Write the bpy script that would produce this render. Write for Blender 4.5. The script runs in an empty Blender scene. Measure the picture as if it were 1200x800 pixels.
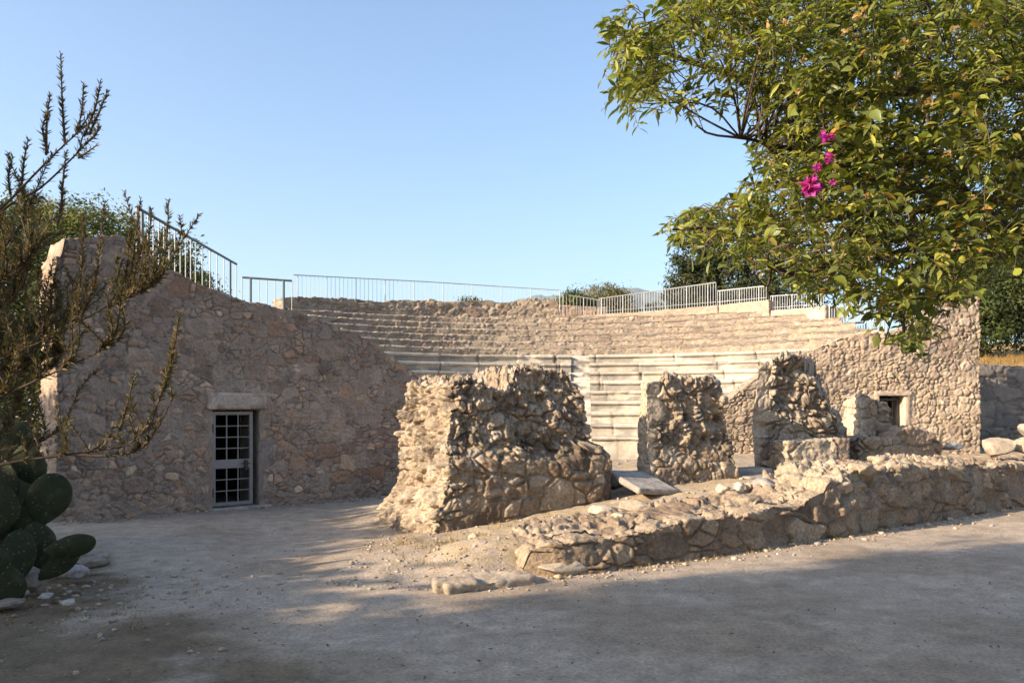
import bpy, math, random
import numpy as np
from mathutils import Vector, Matrix
R = math.radians
rng = np.random.default_rng(7)
random.seed(7)
scene = bpy.context.scene
COL = scene.collection
F0, CH, HY = 968.0, 1.7, 475.0        # focal length in pixels, eye height, horizon row

# ------------------------------------------------------------------ camera helpers (used to read positions off the photograph)
def G(u, v, z=0.0):
    Y = (CH - z) * F0 / (v - HY)
    return ((u - 600) / F0 * Y, Y)
def ZA(v, Y):
    return CH + (HY - v) / F0 * Y
def PT(u, v, Y):
    return np.array([(u - 600) / F0 * Y, Y, ZA(v, Y)])
def on_line(u, P0, P1):
    """distance along P0->P1 at which the line is seen in column u, and its depth"""
    k = (u - 600) / F0
    dx, dy = P1[0] - P0[0], P1[1] - P0[1]
    t = (k * P0[1] - P0[0]) / (dx - k * dy)
    return t * math.hypot(dx, dy), P0[1] + t * dy
def prof(px, P0, P1):
    """pixel outline -> (s list, z list) on a vertical plane"""
    S, Z = [], []
    for u, v in px:
        s, Y = on_line(u, P0, P1)
        S.append(s); Z.append(ZA(v, Y))
    return np.array(S), np.array(Z)

# ------------------------------------------------------------------ noise
def _h(ix, iy, iz, seed):
    with np.errstate(over='ignore'):
        n = ix.astype(np.uint32) * np.uint32(0x8da6b343) ^ iy.astype(np.uint32) * np.uint32(0xd8163841) \
            ^ iz.astype(np.uint32) * np.uint32(0xcb1ab31f) ^ np.uint32((seed * 0x9e3779b1) & 0xffffffff)
        n ^= n >> np.uint32(15); n *= np.uint32(0x2c1b3c6d)
        n ^= n >> np.uint32(12); n *= np.uint32(0x297a2d39)
        n ^= n >> np.uint32(15)
    return n.astype(np.float32) / np.float32(4294967295.0)
def hashf(a, seed):
    i = (a * 1e6).astype(np.int64)
    return _h(i, i * 0 + 3, i * 0 + 7, seed)
def vnoise(P, seed=0):
    P = np.asarray(P, np.float32)
    I = np.floor(P).astype(np.int64); f = P - I
    f = f * f * f * (f * (f * 6 - 15) + 10)
    r = 0
    for dx in (0, 1):
        wx = f[:, 0] if dx else 1 - f[:, 0]
        for dy in (0, 1):
            wy = f[:, 1] if dy else 1 - f[:, 1]
            for dz in (0, 1):
                wz = f[:, 2] if dz else 1 - f[:, 2]
                r = r + wx * wy * wz * _h(I[:, 0] + dx, I[:, 1] + dy, I[:, 2] + dz, seed)
    return r
def fbm(P, oct=4, seed=0, gain=.5):
    P = np.asarray(P, np.float32)
    a, t, r = 1.0, 0.0, 0
    for o in range(oct):
        r = r + a * vnoise(P * (2.03 ** o) + o * 17.3, seed + o); t += a; a *= gain
    return r / t
def worley(P, seed=0, jit=.95, p4=False, jy=1.):
    P = np.asarray(P, np.float32)
    I = np.floor(P).astype(np.int64); f = P - I
    n = len(P)
    F1 = np.full(n, 9, np.float32); F2 = F1.copy(); ID = np.zeros(n, np.float32)
    for dx in (-1, 0, 1):
        for dy in (-1, 0, 1):
            for dz in (-1, 0, 1):
                a, b, c = I[:, 0] + dx, I[:, 1] + dy, I[:, 2] + dz
                ox = dx + .5 + jit * (_h(a, b, c, seed) - .5) - f[:, 0]
                oy = dy + .5 + jit * jy * (_h(a, b, c, seed + 101) - .5) - f[:, 1]
                oz = dz + .5 + jit * (_h(a, b, c, seed + 202) - .5) - f[:, 2]
                d = np.sqrt(np.sqrt(ox ** 4 + oy ** 4 + oz ** 4)) if p4 else np.sqrt(ox * ox + oy * oy + oz * oz)
                m = d < F1
                F2 = np.where(m, F1, np.minimum(F2, d))
                ID = np.where(m, _h(a, b, c, seed + 303), ID)
                F1 = np.where(m, d, F1)
    return F1, F2, ID
def sst(x, a, b):
    t = np.clip((x - a) / (b - a), 0, 1)
    return t * t * (3 - 2 * t)

# ------------------------------------------------------------------ mesh helpers
def tag(o, label=None, cat=None, group=None, kind=None):
    if label: o['label'] = label
    if cat: o['category'] = cat
    if group: o['group'] = group
    if kind: o['kind'] = kind
    return o
def empty(name, loc, label=None, cat=None, group=None):
    o = bpy.data.objects.new(name, None); COL.objects.link(o)
    o.location = loc; o.empty_display_size = .2
    return tag(o, label, cat, group)
def mesh_np(name, V, F, mat, col=None, smooth=True):
    V = np.asarray(V, np.float32); F = np.asarray(F, np.int32)
    me = bpy.data.meshes.new(name)
    k = F.shape[1]
    me.vertices.add(len(V)); me.vertices.foreach_set('co', V.ravel())
    me.loops.add(F.size); me.loops.foreach_set('vertex_index', F.ravel())
    me.polygons.add(len(F)); me.polygons.foreach_set('loop_start', np.arange(len(F), dtype=np.int32) * k)
    me.polygons.foreach_set('use_smooth', np.full(len(F), smooth))
    me.update(calc_edges=True); me.validate()
    if col is not None:
        a = me.attributes.new('Col', 'FLOAT_COLOR', 'POINT')
        c = np.ones((len(V), 4), np.float32); c[:, :3] = col
        a.data.foreach_set('color', c.ravel())
    if mat: me.materials.append(mat)
    return me
def mk(name, V, F, mat, parent=None, col=None, origin=None, smooth=True):
    V = np.asarray(V, np.float64)
    if parent is not None: origin = np.array(parent.location)
    if parent is not None and parent.parent is not None: origin = np.array(parent.parent.location)
    if origin is None:
        origin = np.array([V[:, 0].mean(), V[:, 1].mean(), V[:, 2].min()])
    me = mesh_np(name, V - origin, F, mat, col, smooth)
    o = bpy.data.objects.new(name, me); COL.objects.link(o)
    if parent is not None: o.parent = parent
    else: o.location = origin
    return o
def boxes(lst):
    """list of (centre, half sizes, rotz) -> V, F"""
    V, F = [], []
    for c, h, rz in lst:
        b = len(V)
        cs, sn = math.cos(rz), math.sin(rz)
        for sx in (-1, 1):
            for sy in (-1, 1):
                for sz in (-1, 1):
                    x, y = sx * h[0], sy * h[1]
                    V.append((c[0] + x * cs - y * sn, c[1] + x * sn + y * cs, c[2] + sz * h[2]))
        for q in ((0, 1, 3, 2), (4, 6, 7, 5), (0, 4, 5, 1), (2, 3, 7, 6), (0, 2, 6, 4), (1, 5, 7, 3)):
            F.append([b + i for i in q])
    return np.array(V), np.array(F)
def tube(pts, rad, n=6, cap=True):
    pts = np.asarray(pts, float); m = len(pts)
    rad = np.broadcast_to(np.asarray(rad, float), (m,))
    T = np.gradient(pts, axis=0); T /= np.linalg.norm(T, axis=1)[:, None] + 1e-9
    up = np.where(np.abs(T[:, 2:3]) > .9, np.array([[1, 0, 0.]]), np.array([[0, 0, 1.]]))
    A = np.cross(T, up); A /= np.linalg.norm(A, axis=1)[:, None]
    B = np.cross(T, A)
    an = np.arange(n) * 2 * math.pi / n
    V = pts[:, None] + rad[:, None, None] * (np.cos(an)[None, :, None] * A[:, None] + np.sin(an)[None, :, None] * B[:, None])
    V = V.reshape(-1, 3)
    F = [(i * n + j, i * n + (j + 1) % n, (i + 1) * n + (j + 1) % n, (i + 1) * n + j) for i in range(m - 1) for j in range(n)]
    V = list(V)
    if cap:
        for e, i0 in ((0, 0), (1, (m - 1) * n)):
            V.append(pts[0] if e == 0 else pts[-1]); c = len(V) - 1
            for j in range(n):
                F.append((c, i0 + j, i0 + (j + 1) % n, c) if 0 else (c, i0 + (j + 1) % n, i0 + j, i0 + j))
    F = np.array(F)
    return np.array(V), F
def tube_q(pts, rad, n=6):
    V, F = tube(pts, rad, n, False)
    return V, F
def join(parts):
    V, F, b = [], [], 0
    for v, f in parts:
        V.append(v); F.append(np.asarray(f) + b); b += len(v)
    return np.concatenate(V), np.concatenate(F)
def spline(pts, n):
    pts = np.asarray(pts, float)
    P = np.vstack([2 * pts[0] - pts[1], pts, 2 * pts[-1] - pts[-2]])
    out = []
    m = len(pts) - 1
    for t in np.linspace(0, m - 1e-6, n):
        i = int(t); f = t - i
        a, b, c, d = P[i:i + 4]
        out.append(.5 * (2 * b + (c - a) * f + (2 * a - 5 * b + 4 * c - d) * f * f + (3 * b - a - 3 * c + d) * f ** 3))
    return np.array(out)

# ------------------------------------------------------------------ materials
def newmat(name):
    m = bpy.data.materials.new(name); m.use_nodes = True
    nt = m.node_tree; nt.nodes.clear()
    out = nt.nodes.new('ShaderNodeOutputMaterial'); b = nt.nodes.new('ShaderNodeBsdfPrincipled')
    nt.links.new(b.outputs[0], out.inputs[0])
    return m, nt, b
def N(nt, t, **k):
    n = nt.nodes.new(t)
    for a, v in k.items():
        if a in ('operation', 'blend_type', 'data_type', 'attribute_name', 'feature', 'noise_dimensions'): setattr(n, a, v)
        else: n.inputs[a].default_value = v
    return n
def mat_rock(name, scale=30., bump=.012, var=.55, rough=.92, lichen=0.0, base=None):
    """stone or earth: colour per vertex (the stone's own colour), fine grain and pits on top"""
    m, nt, b = newmat(name); L = nt.links.new
    tc = N(nt, 'ShaderNodeTexCoord')
    if base is None:
        at = N(nt, 'ShaderNodeAttribute', attribute_name='Col'); src = at.outputs['Color']
    else:
        at = N(nt, 'ShaderNodeRGB'); at.outputs[0].default_value = (*base, 1); src = at.outputs[0]
    n1 = N(nt, 'ShaderNodeTexNoise', Scale=scale, Detail=6., Roughness=.65)
    n2 = N(nt, 'ShaderNodeTexNoise', Scale=scale * .13, Detail=4., Roughness=.6)
    L(tc.outputs['Object'], n1.inputs['Vector']); L(tc.outputs['Object'], n2.inputs['Vector'])
    r1 = N(nt, 'ShaderNodeMapRange'); r1.inputs[1].default_value = .3; r1.inputs[2].default_value = .7
    r1.inputs[3].default_value = 1 - var * .5; r1.inputs[4].default_value = 1 + var * .5
    L(n1.outputs[0], r1.inputs[0])
    r2 = N(nt, 'ShaderNodeMapRange'); r2.inputs[1].default_value = .3; r2.inputs[2].default_value = .7
    r2.inputs[3].default_value = .82; r2.inputs[4].default_value = 1.16
    L(n2.outputs[0], r2.inputs[0])
    mu = N(nt, 'ShaderNodeMath', operation='MULTIPLY'); L(r1.outputs[0], mu.inputs[0]); L(r2.outputs[0], mu.inputs[1])
    vm = N(nt, 'ShaderNodeVectorMath', operation='SCALE'); L(src, vm.inputs[0]); L(mu.outputs[0], vm.inputs['Scale'])
    last = vm.outputs[0]
    if lichen > 0:
        n3 = N(nt, 'ShaderNodeTexNoise', Scale=scale * .35, Detail=8., Roughness=.75); L(tc.outputs['Object'], n3.inputs['Vector'])
        r3 = N(nt, 'ShaderNodeMapRange'); r3.inputs[1].default_value = .54; r3.inputs[2].default_value = .66
        r3.inputs[4].default_value = lichen; L(n3.outputs[0], r3.inputs[0])
        mx = N(nt, 'ShaderNodeMix', data_type='RGBA'); L(r3.outputs[0], mx.inputs[0]); L(last, mx.inputs[6])
        mx.inputs[7].default_value = (.085, .08, .075, 1); last = mx.outputs[2]
    L(last, b.inputs['Base Color'])
    b.inputs['Roughness'].default_value = rough
    b.inputs['Specular IOR Level'].default_value = .25
    bp = N(nt, 'ShaderNodeBump', Strength=1.0, Distance=bump); L(n1.outputs[0], bp.inputs['Height']); L(bp.outputs[0], b.inputs['Normal'])
    return m
def mat_plain(name, c, rough=.5, metal=0., spec=.5):
    m, nt, b = newmat(name)
    n1 = N(nt, 'ShaderNodeTexNoise', Scale=25., Detail=4.); tc = N(nt, 'ShaderNodeTexCoord'); nt.links.new(tc.outputs['Object'], n1.inputs['Vector'])
    r = N(nt, 'ShaderNodeMapRange'); r.inputs[3].default_value = .8; r.inputs[4].default_value = 1.2; nt.links.new(n1.outputs[0], r.inputs[0])
    vm = N(nt, 'ShaderNodeVectorMath', operation='SCALE'); vm.inputs[0].default_value = c; nt.links.new(r.outputs[0], vm.inputs['Scale'])
    nt.links.new(vm.outputs[0], b.inputs['Base Color'])
    b.inputs['Roughness'].default_value = rough; b.inputs['Metallic'].default_value = metal; b.inputs['Specular IOR Level'].default_value = spec
    return m
def mat_leaf(name, trans=.35, rough=.5, spec=.3):
    m, nt, b = newmat(name); L = nt.links.new
    at = N(nt, 'ShaderNodeAttribute', attribute_name='Col')
    L(at.outputs['Color'], b.inputs['Base Color']); b.inputs['Roughness'].default_value = rough
    b.inputs['Specular IOR Level'].default_value = spec
    tr = N(nt, 'ShaderNodeBsdfTranslucent')
    vm = N(nt, 'ShaderNodeVectorMath', operation='MULTIPLY'); vm.inputs[1].default_value = (1.5, 1.5, .5)
    L(at.outputs['Color'], vm.inputs[0]); L(vm.outputs[0], tr.inputs['Color'])
    ms = N(nt, 'ShaderNodeMixShader', Fac=trans)
    out = [n for n in nt.nodes if n.type == 'OUTPUT_MATERIAL'][0]
    L(b.outputs[0], ms.inputs[1]); L(tr.outputs[0], ms.inputs[2]); L(ms.outputs[0], out.inputs[0])
    return m
M = {}
M['wall'] = mat_rock('rubble masonry', 34, .010, .55, lichen=.35)
M['ruin'] = mat_rock('weathered conglomerate', 26, .022, .75, lichen=.6)
M['marble'] = mat_rock('weathered marble', 14, .004, .35, .75)
M['tier'] = mat_rock('rubble tier', 20, .02, .6, lichen=.25)
M['earth'] = mat_rock('trodden earth', 38, .016, .62, .95)
M['stone'] = mat_rock('loose stone', 30, .008, .5, lichen=.3)
M['steel'] = mat_plain('galvanised steel', (.36, .37, .37), .45, .35)
M['rail'] = mat_plain('shade-toned steel', (.10, .115, .12), .45, .3)  # darker steel: the shade side of the left railings is in the colour
M['door'] = mat_plain('grey painted metal', (.26, .25, .235), .5, .1)
M['dark'] = mat_plain('chamber darkness', (.02, .02, .02), .9)  # near-black colour carries the unlit darkness inside the chambers
M['lock'] = mat_plain('dark iron', (.06, .055, .05), .5, .6)
M['bark'] = mat_rock('bark', 40, .01, .7, base=(.10, .075, .055))
M['leaf'] = mat_leaf('leaf', .35, .42, .4)
M['far_leaf'] = mat_leaf('distant leaf', .25, .7, .15)
M['needle'] = mat_leaf('needle leaf', .2, .6, .2)
M['petal'] = mat_leaf('bract', .45, .6, .1)
M['cactus'] = mat_rock('cactus skin', 18, .004, .5, .8)
M['spine'] = mat_plain('pale spine', (.35, .32, .25), .6)
M['hill'] = mat_rock('hill scrub', .02, .5, .3, base=(.10, .12, .10))

# ------------------------------------------------------------------ masonry
PAL_L = np.array([(.30, .215, .165), (.26, .19, .15), (.34, .26, .20), (.20, .165, .145), (.155, .135, .125), (.36, .29, .225), (.27, .18, .135), (.21, .18, .16), (.42, .35, .28), (.30, .24, .19)]) * np.array([1.38, 1.28, 1.18])
PAL_L = (PAL_L * .9 + PAL_L.mean(0) * .1) * np.array([.97, .91, .835])
PAL_F = np.array([(.17, .125, .095), (.25, .19, .135), (.31, .245, .175), (.20, .15, .11), (.34, .275, .20), (.27, .20, .14), (.36, .29, .21)]) * np.array([.80, .75, .69])
PAL_R = np.array([(.36, .27, .20), (.40, .32, .24), (.44, .36, .28), (.33, .25, .185), (.29, .225, .17), (.38, .275, .205), (.32, .26, .21), (.46, .37, .28)]) * np.array([.665, .68, .70])
PAL_B = np.array([(.34, .26, .185), (.40, .32, .235), (.30, .215, .155), (.26, .19, .14), (.36, .27, .19), (.18, .135, .105), (.42, .35, .26), (.24, .21, .185)])
def masonry(L, cell, seed, pal, mortar, joint=.14, bulge=.03, rnd=.02, flush=0., bigfrac=.3, bigscale=2.0, fine=.008, gap=.0, flat=None):
    L = np.asarray(L, np.float32); cell = np.asarray(cell, np.float32)
    W = L.copy()
    for k in range(3):
        W[:, k] += (vnoise(L / cell / .9 + 31.7 * k, seed + 40 + k) - .5) * cell[k] * .42
    jy = 1.
    if flat is not None:                                   # a face is laid in whole stones, not in cut-open ones
        jy = np.where(flat, 0., 1.).astype(np.float32)
    Wa, Wb = W / cell, W / (cell * bigscale)
    if flat is not None: Wa[flat, 1] = .5; Wb[flat, 1] = .5
    F1, F2, I1 = worley(Wa, seed, .85, True, jy)
    B1, B2, IB = worley(Wb, seed + 9, .75, True, jy)
    big = IB < bigfrac
    eb = (B2 - B1) * bigscale
    e = np.where(big, eb, np.minimum(F2 - F1, np.where(eb < .5, eb, 9)))
    h = sst(e, .02, .02 + joint)
    i = np.where(big, IB * .77 + .1, I1)
    h1, h2, h3 = hashf(i, seed + 1), hashf(i, seed + 2), hashf(i, seed + 3)
    c = pal[(h1 * len(pal)).astype(int) % len(pal)] * (.82 + .36 * h3)[:, None]
    isf = h2 < flush
    c = np.where(isf[:, None], c * .3 + np.array(mortar) * .7, c)
    col = np.array(mortar) * (1 - h)[:, None] + c * h[:, None]
    d = (h - 1) * bulge * np.where(isf, .35, 1.) + h * (h3 - .5) * 2 * rnd * np.where(isf, .4, 1.)
    if gap:
        g = sst(fbm(L * 2.6 + 11, 4, seed + 15, .6), .44, .58) * (1 - sst(e, .0, .10))
        d = d - g * gap; col = col * (1 - .4 * g)[:, None]
    d = d + (fbm(L * 22, 3, seed + 5) - .5) * fine * 2
    return d, col, i, h
def lattice(ns, nd, nz, bottom=False, back=True):
    A = (nd + 1) * (nz + 1); B = nz + 1
    fid = lambda i, j, k: i * A + j * B + k
    Q = []
    def grid(f, n1, n2, flip):
        a, b = np.meshgrid(np.arange(n1), np.arange(n2), indexing='ij'); a = a.ravel(); b = b.ravel()
        q = np.stack([f(a, b), f(a + 1, b), f(a + 1, b + 1), f(a, b + 1)], 1)
        Q.append(q[:, ::-1] if flip else q)
    grid(lambda a, b: fid(a, 0 * a, b), ns, nz, False)
    if back: grid(lambda a, b: fid(a, 0 * a + nd, b), ns, nz, True)
    grid(lambda a, b: fid(0 * a, a, b), nd, nz, True)
    grid(lambda a, b: fid(0 * a + ns, a, b), nd, nz, False)
    grid(lambda a, b: fid(a, b, 0 * a + nz), ns, nd, False)
    if bottom: grid(lambda a, b: fid(a, b, 0 * a), ns, nd, True)
    Q = np.concatenate(Q)
    U, inv = np.unique(Q.ravel(), return_inverse=True)
    F = inv.reshape(-1, 4)
    return U // A, (U % A) // B, U % B, F
class Path:
    def __init__(s, pts):
        s.p = np.asarray(pts, float); d = np.linalg.norm(np.diff(s.p, axis=0), axis=1)
        s.s = np.concatenate([[0], np.cumsum(d)]); s.len = s.s[-1]
    def at(s, q):
        q = np.asarray(q, float)
        def ip(x):
            r = np.stack([np.interp(x, s.s, s.p[:, k]) for k in (0, 1)], 1)
            d0 = (s.p[1] - s.p[0]) / (s.s[1] - s.s[0]); d1 = (s.p[-1] - s.p[-2]) / (s.s[-1] - s.s[-2])
            r += np.minimum(x, 0)[:, None] * d0 + np.maximum(x - s.len, 0)[:, None] * d1
            return r
        P = ip(q); e = min(.25, s.len * .1)
        T = ip(q + e) - ip(q - e); T /= np.linalg.norm(T, axis=1)[:, None]
        return P, T
def ruin(name, path, thick, res, top, bot=-.12, shape=None, mas=None, lump=(.5, .1), rough=0., mat=None, parent=None,
         holes=(), seed=1, colfn=None, back=True, dres=None, topslope=0., calm=None, origin=None, round_=1.):
    """a masonry body: front line `path`, `thick` deep, `top(s)` high; its surface is laid stone by stone"""
    path = path if isinstance(path, Path) else Path(path)
    H = float(np.max(top(np.linspace(0, path.len, 80)))) - bot
    ns, nd, nz = max(4, int(path.len / res)), max(3, int(thick / (dres or res))), max(4, int(H / res))
    I, J, K, F = lattice(ns, nd, nz, back=back)
    a, b, c = I / ns, J / nd, K / nz
    s = a * path.len; d = b * thick
    zt = top(s) + topslope * b; z = bot + c * (zt - bot)
    n = np.stack([np.where(I == 0, -1., np.where(I == ns, 1., 0.)), np.where(J == 0, -1., np.where(J == nd, 1., 0.)), np.where(K == nz, 1., 0.)], 1)
    # widen the edge normals a little so that corners come out rounded, not knife sharp
    n /= np.linalg.norm(n, axis=1)[:, None] + 1e-9
    L = np.stack([s, d, z], 1)
    if holes:
        cen = np.stack([s[F].mean(1), z[F].mean(1)], 1)
        kill = np.zeros(len(F), bool)
        fr = (J[F] == 0).all(1) | (J[F] == nd).all(1)
        for (s0, s1, z0, z1) in holes:
            kill |= fr & (cen[:, 0] > s0) & (cen[:, 0] < s1) & (cen[:, 1] > z0) & (cen[:, 1] < z1)
        F = F[~kill]
    sc = path.len * 0 + 1
    m = dict(cell=(.22, .2, .15), pal=PAL_B, mortar=(.36, .28, .20)); m.update(mas or {})
    disp, col, sid, hh = masonry(L, seed=seed, flat=(J == 0) | (J == nd), **m)
    damp = np.ones(len(s))
    for (s0, s1, z0, z1) in holes:
        ds = np.maximum(np.maximum(s0 - s, s - s1), np.maximum(z0 - z, z - z1)); damp = np.minimum(damp, sst(ds, .02, .15))
    lf, la = lump
    D = n * disp[:, None]
    if la:
        for k in range(3):
            D[:, k] += (fbm(L * lf * 4 + 50 * k, 3, seed + 60 + k) - .5) * 2 * la * (1 if k != 2 else .7)
    if rough is not 0.:
        rg = rough(s, d, z) if callable(rough) else rough
        # broken core: angular stones of two sizes standing proud or torn out, set in gravelly mortar
        Wp = L + (np.stack([vnoise(L * 4 + 9 * k, seed + 70 + k) for k in range(3)], 1) - .5) * .10
        cs = np.array([.20, .20, .18])
        w1, w2, wi = worley(Wp / cs, seed + 78, .95, True)
        v1, v2, vi = worley(Wp / .085 + 4.3, seed + 79, .95, True)
        ea, eb = sst(w2 - w1, .02, .20), sst(v2 - v1, .02, .25)
        ka, kb = hashf(wi, seed + 6), hashf(vi, seed + 7)
        isst = (ka > .46)                                     # a stone here, else only small rubble
        da = np.where(isst, ea * (.0 + .055 * ka) - .03 * (1 - ea), -.025 + eb * .035 * kb)
        da = np.where(ka < .10, -.11 * sst(.55 - w1, 0, .3) - .03, da)
        dd = da + (fbm(L * 7, 5, seed + 81, .62) - .5) * .15 + (fbm(L * 45, 2, seed + 82) - .5) * .016 + eb * .012
        D += n * (dd * rg)[:, None]
        g = .84 * np.array([(.40, .315, .225), (.30, .23, .165), (.46, .385, .295), (.20, .155, .12), (.35, .275, .195), (.26, .215, .175), (.42, .33, .23)])
        cst = g[(hashf(wi, seed + 4) * 7).astype(int) % 7]
        csm = g[(hashf(vi, seed + 4) * 7).astype(int) % 7] * .4 + np.array([.37, .295, .21]) * .6
        cg = np.where(isst[:, None], cst * ea[:, None] + np.array([.36, .285, .205]) * (1 - ea)[:, None], csm) * (.78 + .5 * fbm(L * 14, 3, seed + 82))[:, None]
        rr = np.clip(np.broadcast_to(rg, s.shape), 0, 1)[:, None]
        col = col * (1 - rr) + cg * rr
    if shape is not None:
        L = shape(L, a, b, c, path)
    if calm is not None: D *= calm(s, d, z)[:, None]
    D *= damp[:, None]
    L = L + D
    L[:, 2] = np.where(K == 0, bot, L[:, 2])
    P, T = path.at(L[:, 0])
    Nb = np.stack([-T[:, 1], T[:, 0]], 1)
    V = np.concatenate([P + Nb * L[:, 1:2], L[:, 2:3]], 1)
    if colfn is not None: col = colfn(col, s, d, z, n)
    # drop verts no longer used
    U, inv = np.unique(F.ravel(), return_inverse=True)
    return mk(name, V[U], inv.reshape(-1, 4), mat or M['wall'], parent, np.clip(col, 0.01, .8)[U], origin)
def ip(S, Z):
    S = np.asarray(S, float); Z = np.asarray(Z, float); o = np.argsort(S); S, Z = S[o], Z[o]
    return lambda s: np.interp(s, S, Z)
def jag(f, amp, freq, seed):
    return lambda s: f(s) + (fbm(np.stack([np.asarray(s) * freq, np.zeros(len(s)) + seed, np.zeros(len(s))], 1), 4, seed, .65) - .5) * 2 * amp
_ico = {}
def ico(n):
    if n not in _ico:
        import bmesh
        bm = bmesh.new(); bmesh.ops.create_icosphere(bm, subdivisions=n, radius=1.)
        _ico[n] = (np.array([v.co[:] for v in bm.verts]), np.array([[v.index for v in f.verts] for f in bm.faces])); bm.free()
    return _ico[n]
def boulder(name, pos, size, seed, col, mat=None, n=4, rz=0., parent=None, flat=.5, square=0.):
    """one weathered stone: facetted, pitted, resting slightly sunk into what carries it"""
    V, F = ico(n); V = V.copy()
    r = np.random.default_rng(seed)
    if square:
        V = np.sign(V) * np.abs(V) ** (1 - square * .55); V /= np.abs(V).max()
    for _ in range(9):
        nn = r.normal(size=3); nn /= np.linalg.norm(nn); h = r.uniform(.62, .9)
        dt = V @ nn; V = V - np.maximum(dt - h, 0)[:, None] * nn * .9
    nr = V / np.linalg.norm(V, axis=1)[:, None]
    V = V + nr * ((fbm(V * 1.7 + seed, 4, seed) - .5) * .34)[:, None] + nr * ((fbm(V * 7 + seed, 3, seed) - .5) * .10)[:, None]
    V = V * np.array(size) * .5
    c, s_ = math.cos(rz), math.sin(rz)
    V = np.stack([V[:, 0] * c - V[:, 1] * s_, V[:, 0] * s_ + V[:, 1] * c, V[:, 2]], 1)
    V[:, 2] += size[2] * .5 - size[2] * .12
    cc = np.array(col)[None] * (.7 + .6 * fbm(V * 6 / max(size), 4, seed + 3))[:, None]
    V = V + np.array(pos)
    return mk(name, V, F, mat or M['stone'], parent, cc, None if parent is not None else np.array(pos))

def cactus_dots():
    nt = M['cactus'].node_tree; b = [n for n in nt.nodes if n.type == 'BSDF_PRINCIPLED'][0]
    src = b.inputs['Base Color'].links[0].from_socket
    tc = [n for n in nt.nodes if n.type == 'TEX_COORD'][0]
    v = nt.nodes.new('ShaderNodeTexVoronoi'); v.inputs['Scale'].default_value = 24; nt.links.new(tc.outputs['Object'], v.inputs['Vector'])
    r = nt.nodes.new('ShaderNodeMapRange'); r.inputs[1].default_value = .10; r.inputs[2].default_value = .22; r.inputs[3].default_value = 1; r.inputs[4].default_value = 0
    nt.links.new(v.outputs['Distance'], r.inputs[0])
    n = nt.nodes.new('ShaderNodeTexNoise'); n.inputs['Scale'].default_value = 7; n.inputs['Detail'].default_value = 6; nt.links.new(tc.outputs['Object'], n.inputs['Vector'])
    q = nt.nodes.new('ShaderNodeMapRange'); q.inputs[1].default_value = .56; q.inputs[2].default_value = .68; q.inputs[4].default_value = .7; nt.links.new(n.outputs[0], q.inputs[0])
    m1 = nt.nodes.new('ShaderNodeMix'); m1.data_type = 'RGBA'; nt.links.new(q.outputs[0], m1.inputs[0]); nt.links.new(src, m1.inputs[6]); m1.inputs[7].default_value = (.075, .068, .04, 1)
    m2 = nt.nodes.new('ShaderNodeMix'); m2.data_type = 'RGBA'; nt.links.new(r.outputs[0], m2.inputs[0]); nt.links.new(m1.outputs[2], m2.inputs[6]); m2.inputs[7].default_value = (.14, .13, .08, 1)
    nt.links.new(m2.outputs[2], b.inputs['Base Color'])
cactus_dots()
# ================================================================== LAYOUT
CX, CY = 1.4, 16.9                        # centre of the orchestra
def circ(u, r):
    k = (u - 600) / F0
    # far intersection of the sight line in column u with the circle
    A = k * k + 1; Bq = -2 * (k * CX + CY); Cq = CX * CX + CY * CY - r * r
    Y = (-Bq + math.sqrt(max(Bq * Bq - 4 * A * Cq, 0))) / (2 * A)
    return np.array([k * Y, Y])
LW0, LW1 = np.array([-6.60, 11.93]), np.array([-1.76, 16.22])      # left end wall of the seating
RW0, RW1 = np.array([4.5, 18.46]), np.array([10.53, 18.58])        # right end wall
def side(P, A, B):
    d = (B - A) / np.linalg.norm(B - A)
    return -(P[..., 0] - A[0]) * d[1] + (P[..., 1] - A[1]) * d[0]
def rpar(u): return np.interp(u, [300, 700, 842, 902, 967, 1035, 1150], [14.4, 14.4, 14.35, 13.7, 12.9, 12.1, 10.5])

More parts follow.
